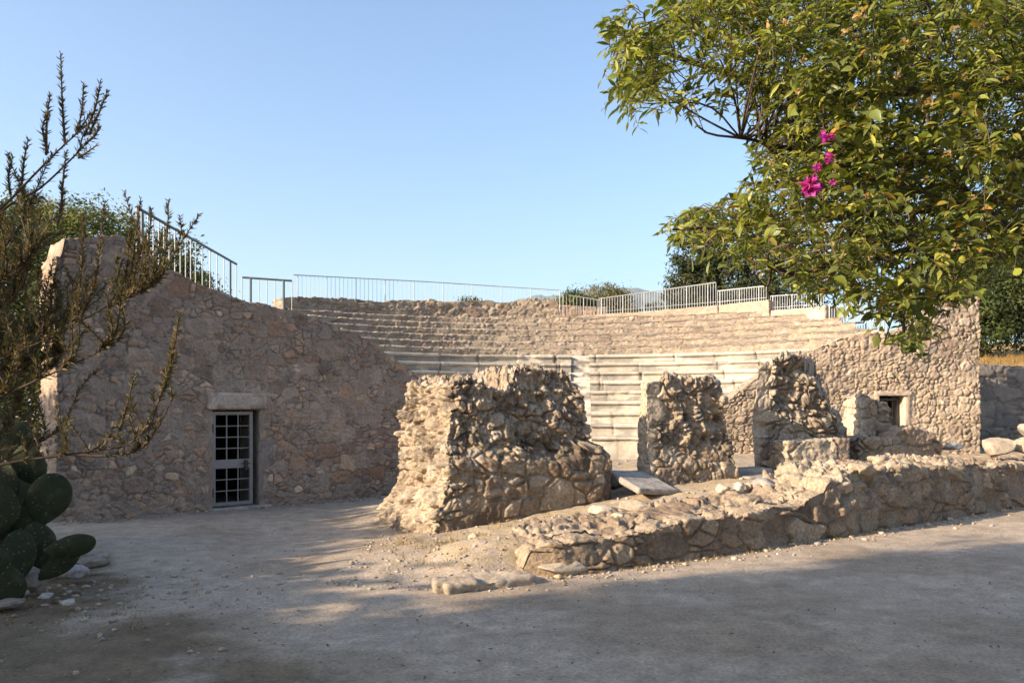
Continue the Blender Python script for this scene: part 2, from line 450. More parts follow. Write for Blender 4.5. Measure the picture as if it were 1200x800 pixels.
# ================================================================== GROUND
KD = np.array([.829, .559]); K0 = np.array([.26, 8.3])
def ground_z(X, Y):
    rx, ry = X - K0[0], Y - K0[1]
    ks = rx * KD[0] + ry * KD[1]; kd = -rx * KD[1] + ry * KD[0]
    P = np.stack([X, Y], -1)
    wl = -side(P, LW0, LW1)
    h = .62 * sst(ks, -.5, 5.2) * sst(kd, .1, .9) * sst(wl, .3, 2.6)
    h = h + .10 * sst(ks, -1.9, -.3) * sst(kd, .2, 1.1) * (1 - sst(ks, 1, 4)) * (1 - sst(kd, 1.6, 3.2))
    h = np.maximum(h, .26 * sst(ks, -1.25, .1) * sst(kd, .12, .6) * (1 - sst(kd, .9, 2.0)) * (1 - sst(ks, 1.2, 2.5)))
    dx, dy = X - CX, Y - CY; r = np.hypot(dx, dy)
    h = np.maximum(h, .62 * sst(wl, -8, 2) * (r < 12) * (wl > -.5) * sst(wl, .4, 2.6) * (dy > -1))
    h = np.where((side(P, LW0, LW1) > 2.9) & (X > -6.4), .6, h)
    u = 600 + X / np.maximum(Y, 1) * F0
    behind = (r > rpar(u) + .35) & (Y > 19) & (X > -14)
    H = np.interp(u, [150, 340, 680, 842, 967, 1035, 1120, 1300], [0, 4.6, 4.9, 5.0, 4.2, 3.6, 3.0, 2.8])
    H = H * sst(X, -13, -9)
    hb = H * sst(r, rpar(u) + .4, rpar(u) + .9)
    rt = 2.72 * sst(Y - .095 * (X - 10.6), 20.75, 20.9) * sst(X, 10.55, 10.7) + .12 * np.clip(Y - 21.5, 0, 14) * sst(X, 10.5, 11)
    h = np.where(behind & (X < 10.6), np.maximum(h, hb), np.maximum(h, np.where((X > 10.55) & (Y > 20.6), rt, h)))
    far = np.hypot(X, Y - 15)
    return h * (1 - sst(far, 60, 120))
def axis(a, b, st, far, g=1.13):
    x = list(np.arange(a, b, st)); d = st
    hi = [b]
    while hi[-1] < far: d *= g; hi.append(hi[-1] + d)
    d = st; lo = [a]
    while lo[-1] > -far: d *= g; lo.append(lo[-1] - d)
    return np.array(lo[1:][::-1] + x + hi)
ax, ay = axis(-9, 12, .055, 8000), axis(3.5, 22, .055, 8000)
GX, GY = np.meshgrid(ax, ay, indexing='ij')
gx, gy = GX.ravel(), GY.ravel()
gz = ground_z(gx, gy)
pp = np.stack([gx, gy, gx * 0], 1)
near = 1 - sst(np.hypot(gx, gy - 10), 18, 40)
n_lo = fbm(pp * .35, 4, 3) - .5
mound = sst(gz, .03, .15)
gz = gz + near * (n_lo * .10 + (fbm(pp * 2.2, 4, 5) - .5) * (.018 + .05 * mound) + (fbm(pp * 9, 3, 6, .6) - .5) * (.012 + .03 * mound))
# trodden dust paths between rougher, browner margins
c0 = np.array([.42, .345, .27]); c1 = np.array([.345, .275, .205]); c2 = np.array([.30, .225, .145]); c3 = np.array([.42, .33, .20])
w = fbm(pp * .8, 5, 11)[:, None]; w2 = fbm(pp * 5, 4, 12, .65)[:, None]
gc = c0 * (1 - sst(w, .42, .62)) + c1 * sst(w, .42, .62)
gc = gc * (.78 + .44 * w2) * (.93 + .14 * fbm(pp * 16, 2, 13))[:, None]
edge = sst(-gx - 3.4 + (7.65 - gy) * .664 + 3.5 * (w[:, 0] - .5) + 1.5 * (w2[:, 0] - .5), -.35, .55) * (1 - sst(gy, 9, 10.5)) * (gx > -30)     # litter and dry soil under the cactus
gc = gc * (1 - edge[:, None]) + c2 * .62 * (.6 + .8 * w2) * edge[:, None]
mg = (mound * sst(w2[:, 0], .4, .6) * (gz < 1.5))[:, None]
gc = gc * (1 - .75 * mg) + c3 * (.75 + .5 * w2) * .75 * mg
fw = sst(-side(np.stack([gx, gy], -1), LW0, LW1), .75, .1) * (gx < -1.2) * 0.45                   # ground darker towards the foot of the left wall
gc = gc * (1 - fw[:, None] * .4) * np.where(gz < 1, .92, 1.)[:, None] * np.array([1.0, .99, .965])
grass = sst(gz, 1.5, 2.2)[:, None]
gc = gc * (1 - grass) + np.array([.34, .23, .10]) * (.7 + .6 * w2) * grass
na, nb = len(ax), len(ay)
ii, jj = np.meshgrid(np.arange(na - 1), np.arange(nb - 1), indexing='ij'); ii, jj = ii.ravel(), jj.ravel()
Fg = np.stack([ii * nb + jj, (ii + 1) * nb + jj, (ii + 1) * nb + jj + 1, ii * nb + jj + 1], 1)
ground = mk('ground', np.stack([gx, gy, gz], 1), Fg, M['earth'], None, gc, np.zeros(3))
tag(ground, 'pale trodden dusty earth round the ruins', 'ground', kind='structure')
from mathutils.bvhtree import BVHTree
def gzs(x, y):
    i = min(max(np.searchsorted(ax, x), 1), na - 1); j = min(max(np.searchsorted(ay, y), 1), nb - 1)
    Z = gz.reshape(na, nb)
    fx = (x - ax[i - 1]) / (ax[i] - ax[i - 1]); fy = (y - ay[j - 1]) / (ay[j] - ay[j - 1])
    return float((Z[i - 1, j - 1] * (1 - fx) + Z[i, j - 1] * fx) * (1 - fy) + (Z[i - 1, j] * (1 - fx) + Z[i, j] * fx) * fy)

# distant mountain ridge beyond the trees
hx = np.linspace(-3200, 5200, 220); hd = np.linspace(0, 1, 24)
HX, HD = np.meshgrid(hx, hd, indexing='ij')
prf = 640 + 430 * np.exp(-((HX - 900) / 1100) ** 2) + 160 * (fbm(np.stack([HX.ravel() / 700, HX.ravel() * 0, HX.ravel() * 0], 1), 5, 21) - .5).reshape(HX.shape) * 2
prf *= sst(HX, -3200, -1500) * (1 - sst(HX, 3600, 5200))
rg = fbm(np.stack([HX.ravel() / 260, HD.ravel() * 7, HX.ravel() * 0], 1), 5, 22).reshape(HX.shape)
HZ = prf * np.sin(np.clip(HD, 0, 1) * math.pi / 2) * (1 - .35 * (rg - .3) * np.sin(HD * math.pi)) * 1.2 - 5
na2, nb2 = HX.shape
ii, jj = np.meshgrid(np.arange(na2 - 1), np.arange(nb2 - 1), indexing='ij'); ii, jj = ii.ravel(), jj.ravel()
tag(mk('hills', np.stack([HX.ravel(), 6200 + HD.ravel() * 2000, HZ.ravel()], 1),
       np.stack([ii * nb2 + jj, (ii + 1) * nb2 + jj, (ii + 1) * nb2 + jj + 1, ii * nb2 + jj + 1], 1), M['hill'], None, None, np.array([0, 6200, 0.])),
    'far mountain ridge in blue haze', 'hills', kind='structure')

# ================================================================== LEFT END WALL
lp = Path([LW0, LW1])
S, Z = prof([(62, 299), (70, 298), (73, 277), (110, 277), (145, 278), (152, 291), (172, 302), (207, 318), (250, 340), (283, 353), (343, 363), (400, 384), (440, 405), (470, 424), (488, 438), (497, 458)], LW0, LW1)
ltop = jag(ip(S, Z), .05, 2.5, 5)
ds0, dY = on_line(249, LW0, LW1); ds1, _ = on_line(304, LW0, LW1)
dz1 = ZA(480, dY); dz0 = ZA(600, dY)
left_wall = empty('rubble_wall', (*(LW0 + LW1) / 2, 0), 'tall shaded rubble end wall with a barred door, sloping down to the right', 'wall')
def lcol(col, s, d, z, n):
    k = fbm(np.stack([s * .55, z * .55, d], 1), 4, 90)
    col = col * (.78 + .44 * k)[:, None]
    up = sst(z + (k - .5) * 2, 2.0, 3.4)[:, None]
    col = col * (1 - .12 * up)
    pl = sst(fbm(np.stack([s * .5 + 7, z * .8, d], 1), 4, 92), .50, .62) * sst(s, 2.8, 3.6) * (1 - sst(z, 1.2, 2.0)) * .6    # smeared mortar low on the right
    return col * (1 - pl[:, None]) + np.array([.385, .295, .225]) * (.9 + .2 * k)[:, None] * pl[:, None]
ruin('masonry', lp, .8, .0165, ltop, -.15, None, dict(cell=(.155, .2, .125), pal=PAL_L, mortar=(.35, .272, .21), joint=.26, bulge=.017, rnd=.015, flush=.5, bigfrac=.2, bigscale=2.1, fine=.016, gap=.018),
     lump=(.3, .05), parent=left_wall, holes=[(ds0, ds1, -.2, dz1)], seed=11, colfn=lcol, dres=.04)
LT = (LW1 - LW0) / np.linalg.norm(LW1 - LW0); LN = np.array([-LT[1], LT[0]]); LA = math.atan2(LT[1], LT[0])
def lw(s, d, z): return np.array([*(LW0 + LT * s + LN * d), z])
def lbox(s0, s1, d0, d1, z0, z1): return (lw((s0 + s1) / 2, (d0 + d1) / 2, (z0 + z1) / 2), ((s1 - s0) / 2, (d1 - d0) / 2, (z1 - z0) / 2), LA)
# doorway: two jambs, soffit, a dark chamber behind
dm = (ds0 + ds1) / 2
rec = [lbox(ds0 - .3, ds0 + .004, -.004, .75, -.1, dz1 + .05), lbox(ds1 - .004, ds1 + .3, -.004, .75, -.1, dz1 + .05), lbox(ds0 - .3, ds1 + .3, .05, .75, dz1 - .004, dz1 + .2)]
def rough_boxes(bs, res, seed, amp=.02):
    out = []
    for c, h, rz in bs:
        nx, ny, nz = [max(2, int(2 * q / res)) for q in h]
        I, J, K, F = lattice(nx, ny, nz, bottom=True)
        X = (I / nx * 2 - 1) * h[0]; Y = (J / ny * 2 - 1) * h[1]; Z = (K / nz * 2 - 1) * h[2]
        V = np.stack([X, Y, Z], 1)
        nn = np.stack([np.where(I == 0, -1., np.where(I == nx, 1., 0)), np.where(J == 0, -1., np.where(J == ny, 1., 0)), np.where(K == 0, -1., np.where(K == nz, 1., 0))], 1)
        k = np.abs(nn).sum(1); nl = nn / np.maximum(np.linalg.norm(nn, axis=1), .1)[:, None]
        V = V - nl * ((k > 1) * .012)[:, None] + nl * ((fbm(V * 5 + seed, 4, seed) - .5) * amp * 2 + (fbm(V * 26 + seed, 3, seed) - .5) * amp * .6)[:, None]
        cs, sn = math.cos(rz), math.sin(rz)
        V = np.stack([V[:, 0] * cs - V[:, 1] * sn, V[:, 0] * sn + V[:, 1] * cs, V[:, 2]], 1) + np.array(c)
        out.append((V, F))
    return join(out)
def stone_boxes(name, bs, res, seed, col, parent, amp=.015, mat='stone', tint=.35):
    V, F = rough_boxes(bs, res, seed, amp)
    c = np.array(col) * (1 - tint * .5 + tint * fbm(V * 4, 4, seed + 5))[:, None] * (1 - .3 * sst(fbm(V * 9, 4, seed + 6), .55, .7))[:, None]
    return mk(name, V, F, M[mat], parent, c)
stone_boxes('door_jamb', rec[:1], .04, 31, (.30, .235, .185), left_wall, .012)
stone_boxes('door_jamb', rec[1:2], .04, 32, (.27, .225, .185), left_wall, .012)
stone_boxes('soffit', rec[2:], .05, 33, (.22, .18, .15), left_wall, .01)
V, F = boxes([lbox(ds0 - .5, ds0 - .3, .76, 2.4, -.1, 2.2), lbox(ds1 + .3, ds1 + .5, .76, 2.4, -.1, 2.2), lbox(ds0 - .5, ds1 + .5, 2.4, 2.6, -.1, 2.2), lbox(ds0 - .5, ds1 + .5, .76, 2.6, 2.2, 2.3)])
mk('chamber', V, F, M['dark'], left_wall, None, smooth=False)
sA, _ = on_line(242, LW0, LW1); sB, _ = on_line(311, LW0, LW1)
stone_boxes('lintel', [lbox(sA, sB, -.07, .45, ZA(479.5, dY), ZA(460, dY))], .02, 34, (.50, .40, .315), left_wall, .012, tint=.5)
stone_boxes('threshold', [lbox(ds0 - .1, ds1 + .2, -.12, .5, -.1, dz0 + .06)], .03, 35, (.36, .31, .26), left_wall, .01)
door = empty('door', (*(LW0 + LW1) / 2, 0)); door.parent = left_wall; door.location = (0, 0, 0)
a0, a1 = ds0 + .02, on_line(298, LW0, LW1)[0]
b0, b1 = dz0 + .085, dz1 - .03
fw_ = .055
V, F = boxes([lbox(a0, a0 + fw_, .06, .11, b0, b1), lbox(a1 - fw_, a1, .06, .11, b0, b1), lbox(a0 + fw_, a1 - fw_, .06, .11, b1 - fw_, b1), lbox(a0 + fw_, a1 - fw_, .06, .11, b0, b0 + fw_)])
def mkc(name, V, F, mat, par2, smooth=False):
    o = mk(name, V, F, mat, None, None, np.array(left_wall.location), smooth); o.location = (0, 0, 0); o.parent = par2
    return o
mkc('frame', V, F, M['door'], door)
zm0 = b0 + (b1 - b0) * .395; zm1 = b0 + (b1 - b0) * .488
V, F = boxes([lbox(a0 + fw_, a1 - fw_, .065, .105, zm0, zm1)]); mkc('lock_panel', V, F, M['door'], door)
bars = []
for k in (1, 2):
    q = a0 + fw_ + (a1 - a0 - 2 * fw_) * k / 3
    bars += [lbox(q - .008, q + .008, .075, .095, b0 + fw_, zm0), lbox(q - .008, q + .008, .075, .095, zm1, b1 - fw_)]
for k in (1, 2): bars.append(lbox(a0 + fw_, a1 - fw_, .078, .092, b0 + fw_ + (zm0 - b0 - fw_) * k / 3 - .007, b0 + fw_ + (zm0 - b0 - fw_) * k / 3 + .007))
for k in (1, 2, 3): bars.append(lbox(a0 + fw_, a1 - fw_, .078, .092, zm1 + (b1 - fw_ - zm1) * k / 4 - .007, zm1 + (b1 - fw_ - zm1) * k / 4 + .007))
V, F = boxes(bars); mkc('grille', V, F, M['door'], door)
V, F = boxes([lbox(a1 - .15, a1 - .10, .02, .062, zm0 - .03, zm1 - .02), lbox(a1 - .19, a1 - .06, .035, .05, zm0 + .06, zm0 + .08)]); mkc('lock', V, F, M['lock'], door)
V, F = boxes([lbox(a0 - .012, a0 + .012, .03, .06, b0 + .15, b0 + .3), lbox(a0 - .012, a0 + .012, .03, .06, b1 - .35, b1 - .2)]); mkc('hinge', V, F, M['lock'], door)

# rubble-filled terrace behind that wall, carrying the railing
def slab_body(name, left, right, res, seed, mat, label, cat, zb=0., pal=PAL_R, mortar=(.33, .26, .19)):
    """a filled body between a left and a right edge (lists of x, y, z from front to back)"""
    left, right = np.array(left, float), np.array(right, float)
    L = np.linalg.norm(np.diff(right, axis=0), axis=1).sum(); n = int(L / res); m = int(np.linalg.norm(right[-1] - left[-1]) / res); kz = int((right[:, 2].max() - zb) / res)
    t = np.linspace(0, len(left) - 1, n + 1)
    def e(p): return np.stack([np.interp(t, np.arange(len(p)), p[:, k]) for k in range(3)], 1)
    A, B = e(left), e(right)
    I, J, K, F = lattice(n, m, kz)
    q = (J / m)[:, None]
    # I runs front->back, J from right edge (front of lattice) to left edge
    P = B[I] * (1 - q) + A[I] * q
    P[:, 2] = zb + (P[:, 2] - zb) * K / kz
    nn = np.stack([np.where(J == 0, 1., np.where(J == m, -1., 0)), np.where(I == 0, -1., np.where(I == n, 1., 0)), np.where(K == kz, 1., 0)], 1)
    nn /= np.linalg.norm(nn, axis=1)[:, None] + 1e-9
    d, c, _, _ = masonry(P, (.3, .3, .18), seed, pal, mortar, .15, .04, .03, .3)
    P = P + nn * d[:, None]
    return tag(mk(name, P, F, mat, None, c), label, cat)
slab_body('terrace', [(-6.75, 12.62, 3.55), (-9.0, 19, 4.72), (-10.4, 26.8, 4.7)], [(-5.2, 13.95, 3.2), (-7.55, 19, 4.62), (-7.35, 26.8, 4.66)], .07, 41, M['tier'],
          'rubble terrace behind the shaded end wall, carrying the dark sloping railing', 'terrace')

# ================================================================== RIGHT END WALL
rp = Path([RW0, RW1])
S, Z = prof([(829, 512), (833, 498), (838, 482), (856, 466), (880, 448), (905, 432), (945, 412), (975, 401), (1000, 392), (1030, 390), (1062, 384), (1085, 372), (1096, 361), (1102, 352), (1148, 347)], RW0, RW1)
rtop = jag(ip(S, Z), .05, 2.5, 15)
wy = 18.55
w0, w1 = on_line(1030, RW0, RW1)[0], on_line(1064, RW0, RW1)[0]; wz0, wz1 = ZA(505, wy), ZA(463, wy)
right_wall = empty('rubble_wall', (*(RW0 + RW1) / 2, .55), 'sunlit rubble end wall with a small barred window, rising to the right', 'wall')
def rcol(col, s, d, z, n):
    k = fbm(np.stack([s * .6, z * .6, d], 1), 4, 95)
    col = col * (.8 + .4 * k)[:, None]
    pl = (sst(k, .46, .6) * .45)[:, None]
    return col * (1 - pl) + np.array([.40, .31, .22]) * pl
ruin('masonry', rp, .8, .021, rtop, .4, None, dict(cell=(.145, .17, .13), pal=PAL_R * 1.26, mortar=(.36, .285, .205), joint=.24, bulge=.028, rnd=.022, flush=.34, bigfrac=.14, bigscale=1.6, fine=.02, gap=.03),
     lump=(.3, .05), parent=right_wall, holes=[(w0, w1, wz0, wz1)], seed=23, colfn=rcol, dres=.05)
RT = (RW1 - RW0) / np.linalg.norm(RW1 - RW0); RN = np.array([-RT[1], RT[0]]); RA = math.atan2(RT[1], RT[0])
def rw(s, d, z): return np.array([*(RW0 + RT * s + RN * d), z])
def rbox(s0, s1, d0, d1, z0, z1): return (rw((s0 + s1) / 2, (d0 + d1) / 2, (z0 + z1) / 2), ((s1 - s0) / 2, (d1 - d0) / 2, (z1 - z0) / 2), RA)
stone_boxes('window_jamb', [rbox(w0 - .25, w0 + .004, .035, .7, wz0 - .1, wz1 + .1)], .05, 51, (.42, .35, .27), right_wall, .01)
stone_boxes('window_jamb', [rbox(w1 - .07, w1 + .2, .035, .7, wz0 - .1, wz1 + .1)], .05, 52, (.50, .42, .33), right_wall, .01)
stone_boxes('lintel', [rbox(w0 - .1, w1 + .1, .0, .6, wz1 - .01, wz1 + .09)], .03, 53, (.42, .35, .28), right_wall, .012)
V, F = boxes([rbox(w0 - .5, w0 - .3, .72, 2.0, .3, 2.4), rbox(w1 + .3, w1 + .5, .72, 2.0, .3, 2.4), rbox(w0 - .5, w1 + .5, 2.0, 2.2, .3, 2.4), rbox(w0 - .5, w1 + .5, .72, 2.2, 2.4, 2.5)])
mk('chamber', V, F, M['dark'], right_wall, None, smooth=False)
gb = [rbox(w0 + .02, w1 - .12, .2, .235, wz1 - .12, wz1 - .07)]
for k in range(5):
    q = w0 + .06 + (w1 - .2 - w0) * k / 4
    gb.append(rbox(q - .012, q + .012, .205, .23, wz0 - .05, wz1 - .05))
V, F = boxes(gb); mk('window_grille', V, F, M['lock'], right_wall, None, smooth=False)

# ================================================================== SEATING
TS = math.atan2(CX, CY)                                   # bearing of the flight of steps seen from the camera
def arc_range(r, z, gap=None):
    th = np.linspace(-2.3, 2.3, 1400)
    P = np.stack([CX + r * np.sin(th), CY + r * np.cos(th)], 1)
    u = 600 + P[:, 0] / P[:, 1] * F0
    ok = (P[:, 0] < 10.4) & ((side(P, LW0, LW1) > .35) | (P[:, 0] > CX)) & ((side(P, RW0, RW1) > .35) | (P[:, 0] < CX)) & (r <= rpar(u) + .3) & ((P[:, 0] > -7.6) | (P[:, 1] < 12))
    i0 = np.argmin(np.abs(th - TS)); a = i0
    while a > 0 and ok[a - 1]: a -= 1
    b = i0
    while b < len(th) - 1 and ok[b + 1]: b += 1
    return th[a], th[b]
def revolve(prf_, t0, t1, r, res):
    n = max(4, int(abs(t1 - t0) * r / res)); th = np.linspace(t0, t1, n + 1); m = len(prf_)
    pr = np.array(prf_)
    T = np.repeat(th, m); q = np.tile(np.arange(m), n + 1)
    a, b = np.meshgrid(np.arange(n), np.arange(m - 1), indexing='ij'); a, b = a.ravel(), b.ravel()
    F = np.stack([a * m + b, (a + 1) * m + b, (a + 1) * m + b + 1, a * m + b + 1], 1)
    d = np.gradient(pr, axis=0); d /= np.linalg.norm(d, axis=1)[:, None] + 1e-9
    nrm = np.stack([-d[:, 1], d[:, 0]], 1)               # (radial, z): riser faces inward, tread faces up
    return T, q, pr[q, 0], pr[q, 1], nrm[q], F
def seat_marble(i, parent, t0, t1, nm='seat_row'):
    r, z0, z1 = 4.0 + .7 * i, .62 + .3 * i, .92 + .3 * i
    pf = [(r + .07, z0 - (.03 if i else .4))] + [(r + .07, z0 + .02 + k * .05) for k in range(4)] + [(r + .06, z1 - .095), (r + .005, z1 - .085), (r - .004, z1 - .05), (r, z1 - .012), (r + .014, z1)] + [(r + .06 + k * .12, z1 + .002) for k in range(6)] + [(r + .78, z1 + .002)]
    T, q, rr, zz, nr, F = revolve(pf, t0, t1, r, .045)
    s = T * r
    # blocks of uneven length, each a little out of true, with worn edges
    bl = 1.25; off = (fbm(np.stack([np.floor(s / bl), s * 0 + i, s * 0], 1) * 7.3, 1, 61) - .5) * .5
    x = s / bl + off * .3; fr = x - np.floor(x); bid = np.floor(x)
    hb = hashf(bid * .0137 + i * .171 + 5, 8); joint = np.minimum(fr, 1 - fr) * bl
    j = 1 - sst(joint, .0, .03)
    P0 = np.stack([s, rr, zz], 1)
    wear = (fbm(P0 * 3.5, 4, 63 + i) - .5)
    chip = sst(fbm(P0 * 1.4 + 9, 3, 64 + i), .60, .70)
    k = (hb - .5) * .024 + wear * .022 - j * .03 - chip * .03 * (q > 5)
    rr = rr + nr[:, 0] * k + chip * .015; zz = zz + nr[:, 1] * k
    st = fbm(np.stack([s * 1.1, rr * 4, zz * 5], 1), 5, 70 + i, .6)
    ris = (q <= 5)
    stain = sst(st + .12 * (hb - .5) + .10 * sst(-T, .0, .7), .47, .60) * np.where(ris, .7, .25)
    col = np.array([.43, .385, .315]) * (.84 + .3 * hb)[:, None]
    col = col * (1 - stain[:, None]) + np.array([.17, .16, .145]) * stain[:, None]
    col = col * (1 - j * .6)[:, None]
    V = np.stack([CX + rr * np.sin(T), CY + rr * np.cos(T), zz], 1)
    return mk(nm, V, F, M['marble'], parent, col)
lower = empty('marble_seating', (CX, CY + 4, .62), 'lower tier of worn pale marble seat rows with a flight of steps', 'seating')
for i in range(9):
    a, b = arc_range(4.0 + .7 * i, 0)
    hw = .29 / (4.0 + .7 * i)
    seat_marble(i, lower, a, TS - hw); seat_marble(i, lower, TS + hw, b)
# flight of steps in the gap: two steps to each seat
pf = [(4.1, .55)]
for k in range(18):
    r, z = 4.12 + .35 * k, .62 + .15 * (k + 1)
    pf += [(r, z - .15), (r, z - .07), (r + .004, z - .012), (r + .02, z), (r + .16, z), (r + .345, z)]
T, q, rr, zz, nr, F = revolve(pf, -.29, .29, 1., .04)
wob = (fbm(np.stack([T * 6, rr * 3, zz * 3], 1), 4, 71) - .5) * .035
x = CX + T * math.cos(TS) + (rr + wob) * math.sin(TS); y = CY - T * math.sin(TS) + (rr + wob) * math.cos(TS)
st = sst(fbm(np.stack([T * 4, rr * 3, zz * 4], 1), 4, 72), .5, .65)[:, None]
mk('steps', np.stack([x, y, zz + wob], 1), F, M['marble'], lower, np.array([.50, .45, .38]) * (1 - st * .6))
upper = empty('rubble_seating', (CX, CY + 10.3, 3.3), 'upper tier of ruined rubble seat rows above the marble ones', 'seating')
for i in range(6):
    r, z0, z1 = 10.32 + .67 * i, 3.32 + .27 * i, 3.59 + .27 * i
    a, b = arc_range(r + .3, 0)
    pf = [(r + .02, z0 - .04)] + [(r + .01 * (k % 2), z0 + k * .035) for k in range(7)] + [(r + .005, z1 - .03), (r + .025, z1 - .008), (r + .06, z1)] + [(r + .06 + k * .05, z1 + .003) for k in range(1, 13)] + [(r + .74, z1 - .02)]
    T, q, rr, zz, nr, F = revolve(pf, a, b, r, .035)
    P0 = np.stack([T * r, rr, zz], 1)
    d, c, sid, h = masonry(P0, (.2, .2, .11), 80 + i, PAL_R, (.29, .235, .17), .2, .03, .022, .15, fine=.014)
    # on the right the treads have crumbled into a rubble slope
    ru = sst(T + (fbm(P0 * .8, 3, 84) - .5) * .6, -.35, .1)
    big = (fbm(P0 * 1.6, 4, 85 + i) - .5)
    tread = (q > 10)
    slope = np.where(tread, (rr - r - .06) / .67 * .20, -(z1 - zz) * .0) * ru
    ins = np.where(~tread, (zz - z0) * .85, 0) * ru
    k = d * np.where(tread, .6, 1.) + big * (.03 + .10 * ru)
    edge_lit = ((q >= 8) & (q <= 12)) * .28  # sun-caught line of the nosing put into the colour
    c = c * (1 + edge_lit * (1 - .6 * ru))[:, None]
    rr2 = rr + nr[:, 0] * k + ins * .5; zz2 = zz + nr[:, 1] * k + slope * .6
    mk('seat_row', np.stack([CX + rr2 * np.sin(T), CY + rr2 * np.cos(T), zz2], 1), F, M['tier'], upper, np.clip(c, .02, .8))

# ================================================================== BACK OF THE THEATRE
def wall_on(us, r, px, thick, res, name, label, cat='wall', bot=None, mas=None, seed=1, jagamp=.04, lump=(.4, .05), mat='tier'):
    pts = [circ(u, r(u) if callable(r) else r) for u in us]; pa = Path(pts)
    S, Z = [], []
    for u, v in px:
        p = circ(u, r(u) if callable(r) else r)
        i = np.argmin([np.linalg.norm(p - q) for q in pa.p]); 
        dn = np.linspace(0, pa.len, 400); PP, _ = pa.at(dn); S.append(dn[np.argmin(np.linalg.norm(PP - p, axis=1))]); Z.append(ZA(v, p[1]))
    tp = ip(S, Z)
    if jagamp: tp = jag(tp, jagamp, 2.2, seed)
    o = ruin(name, pa, thick, res, tp, bot if bot is not None else min(Z) - .9, None, mas, lump, seed=seed, mat=M[mat], dres=.08)
    return tag(o, label, cat)
MR = dict(cell=(.26, .22, .15), pal=PAL_R, mortar=(.36, .29, .21), joint=.18, bulge=.05, rnd=.035, flush=.12, fine=.02)
wall_on(np.linspace(330, 655, 14), 14.42, [(330, 347), (380, 348), (415, 349), (440, 353), (500, 351), (530, 353), (560, 352), (600, 353), (628, 350), (645, 349), (655, 354)], .8, .04, 'ruined_wall',
        'broken rubble wall crowning the upper seats, left of the gap', 'wall', 4.5, MR, 101, .07)
wall_on(np.linspace(648, 712, 5), 16.2, [(648, 357), (712, 359)], .35, .05, 'low_wall', 'low grey wall seen through the gap behind the upper seats', 'wall', 4.6,
        dict(cell=(.4, .3, .2), pal=PAL_L, mortar=(.30, .26, .22)), 102, .01, (.3, .02))
MS = dict(cell=(.7, .4, .32), pal=np.array([(.40, .335, .26), (.37, .30, .225), (.43, .36, .285)]), mortar=(.35, .28, .21), joint=.05, bulge=.015, rnd=.012, flush=.5, fine=.008)
wall_on(np.linspace(656, 841, 10), rpar, [(656, 371), (700, 368), (760, 365), (800, 361), (841, 357)], .55, .05, 'parapet', 'long pale parapet under the tallest white railing', 'parapet', 4.7, MS, 103, .02, (.3, .03))
wall_on(np.linspace(842.5, 901, 5), lambda u: rpar(u) - .06, [(843, 357), (901, 351)], .6, .05, 'parapet', 'stepped pale parapet block just left of the flowering branch, with a vertical end', 'parapet', 4.4, MS, 104, .01, (.3, .02))
wall_on(np.linspace(903, 967, 5), lambda u: rpar(u) - .06, [(903, 364), (967, 358)], .6, .05, 'parapet', 'pale parapet block half hidden by the hanging leaves', 'parapet', 3.7, MS, 105, .01, (.3, .02))
wall_on(np.linspace(968, 1040, 5), rpar, [(968, 383), (1040, 389)], .5, .05, 'parapet', 'low parapet carrying the lowest white railing above the right end wall', 'parapet', 3.2, MS, 106, .02, (.3, .03))

# ------------------------------------------------------------------ railings
def railing(name, label, top, base, n_bal, post_every, mat, rt=.024, rb=.010, rpst=.022, bottom=True):
    """handrail through `top` points, feet at `base` points (same plan), balusters and posts between"""
    top, base = np.array(top, float), np.array(base, float)
    org = base.mean(0); t = empty(name, org, label, 'railing', 'metal railings round the theatre')
    x = np.linspace(0, len(top) - 1, max(len(top) * 3, 4)); 
    e = lambda A, q: np.stack([np.interp(q, np.arange(len(A)), A[:, k]) for k in range(3)], -1)
    V, F = tube(e(top, x), rt, 8); mk('handrail', V, F, mat, t)
    if bottom:
        Bp = e(base, x); Bp[:, 2] += .10; V, F = tube(Bp, rb, 6); mk('bottom_rail', V, F, mat, t)
    qs = np.linspace(0, len(top) - 1, n_bal + 1)
    proto = {}
    for k, q in enumerate(qs):
        a, b = e(base, np.array(q)), e(top, np.array(q))
        post = (k % post_every == 1) or (post_every > n_bal and k in (1, n_bal - 1))
        nm = 'post' if post else 'baluster'
        h = b[2] - a[2]
        if nm not in proto:
            V, F = tube(np.array([[0, 0, 0], [0, 0, .5], [0, 0, 1.]]), rpst if post else rb, 8 if post else 5)
            proto[nm] = mesh_np(nm, V, F, M['rail'] if (post and mat is M['rail']) else M['steel'] if not post else mat, None)
        o = bpy.data.objects.new(nm, proto[nm]); COL.objects.link(o); o.parent = t
        o.location = tuple(a - org - np.array([0, 0, .06])); o.scale = (1, 1, h + .06)
    return t
def rl(us, rfun, vt, vb):
    tp, bs = [], []
    for u, a, b in zip(us, vt, vb):
        r = rfun(u) if callable(rfun) else rfun
        p = circ(u, r); tp.append([*p, ZA(a, p[1])]); bs.append([*p, ZA(b, p[1])])
    return tp, bs
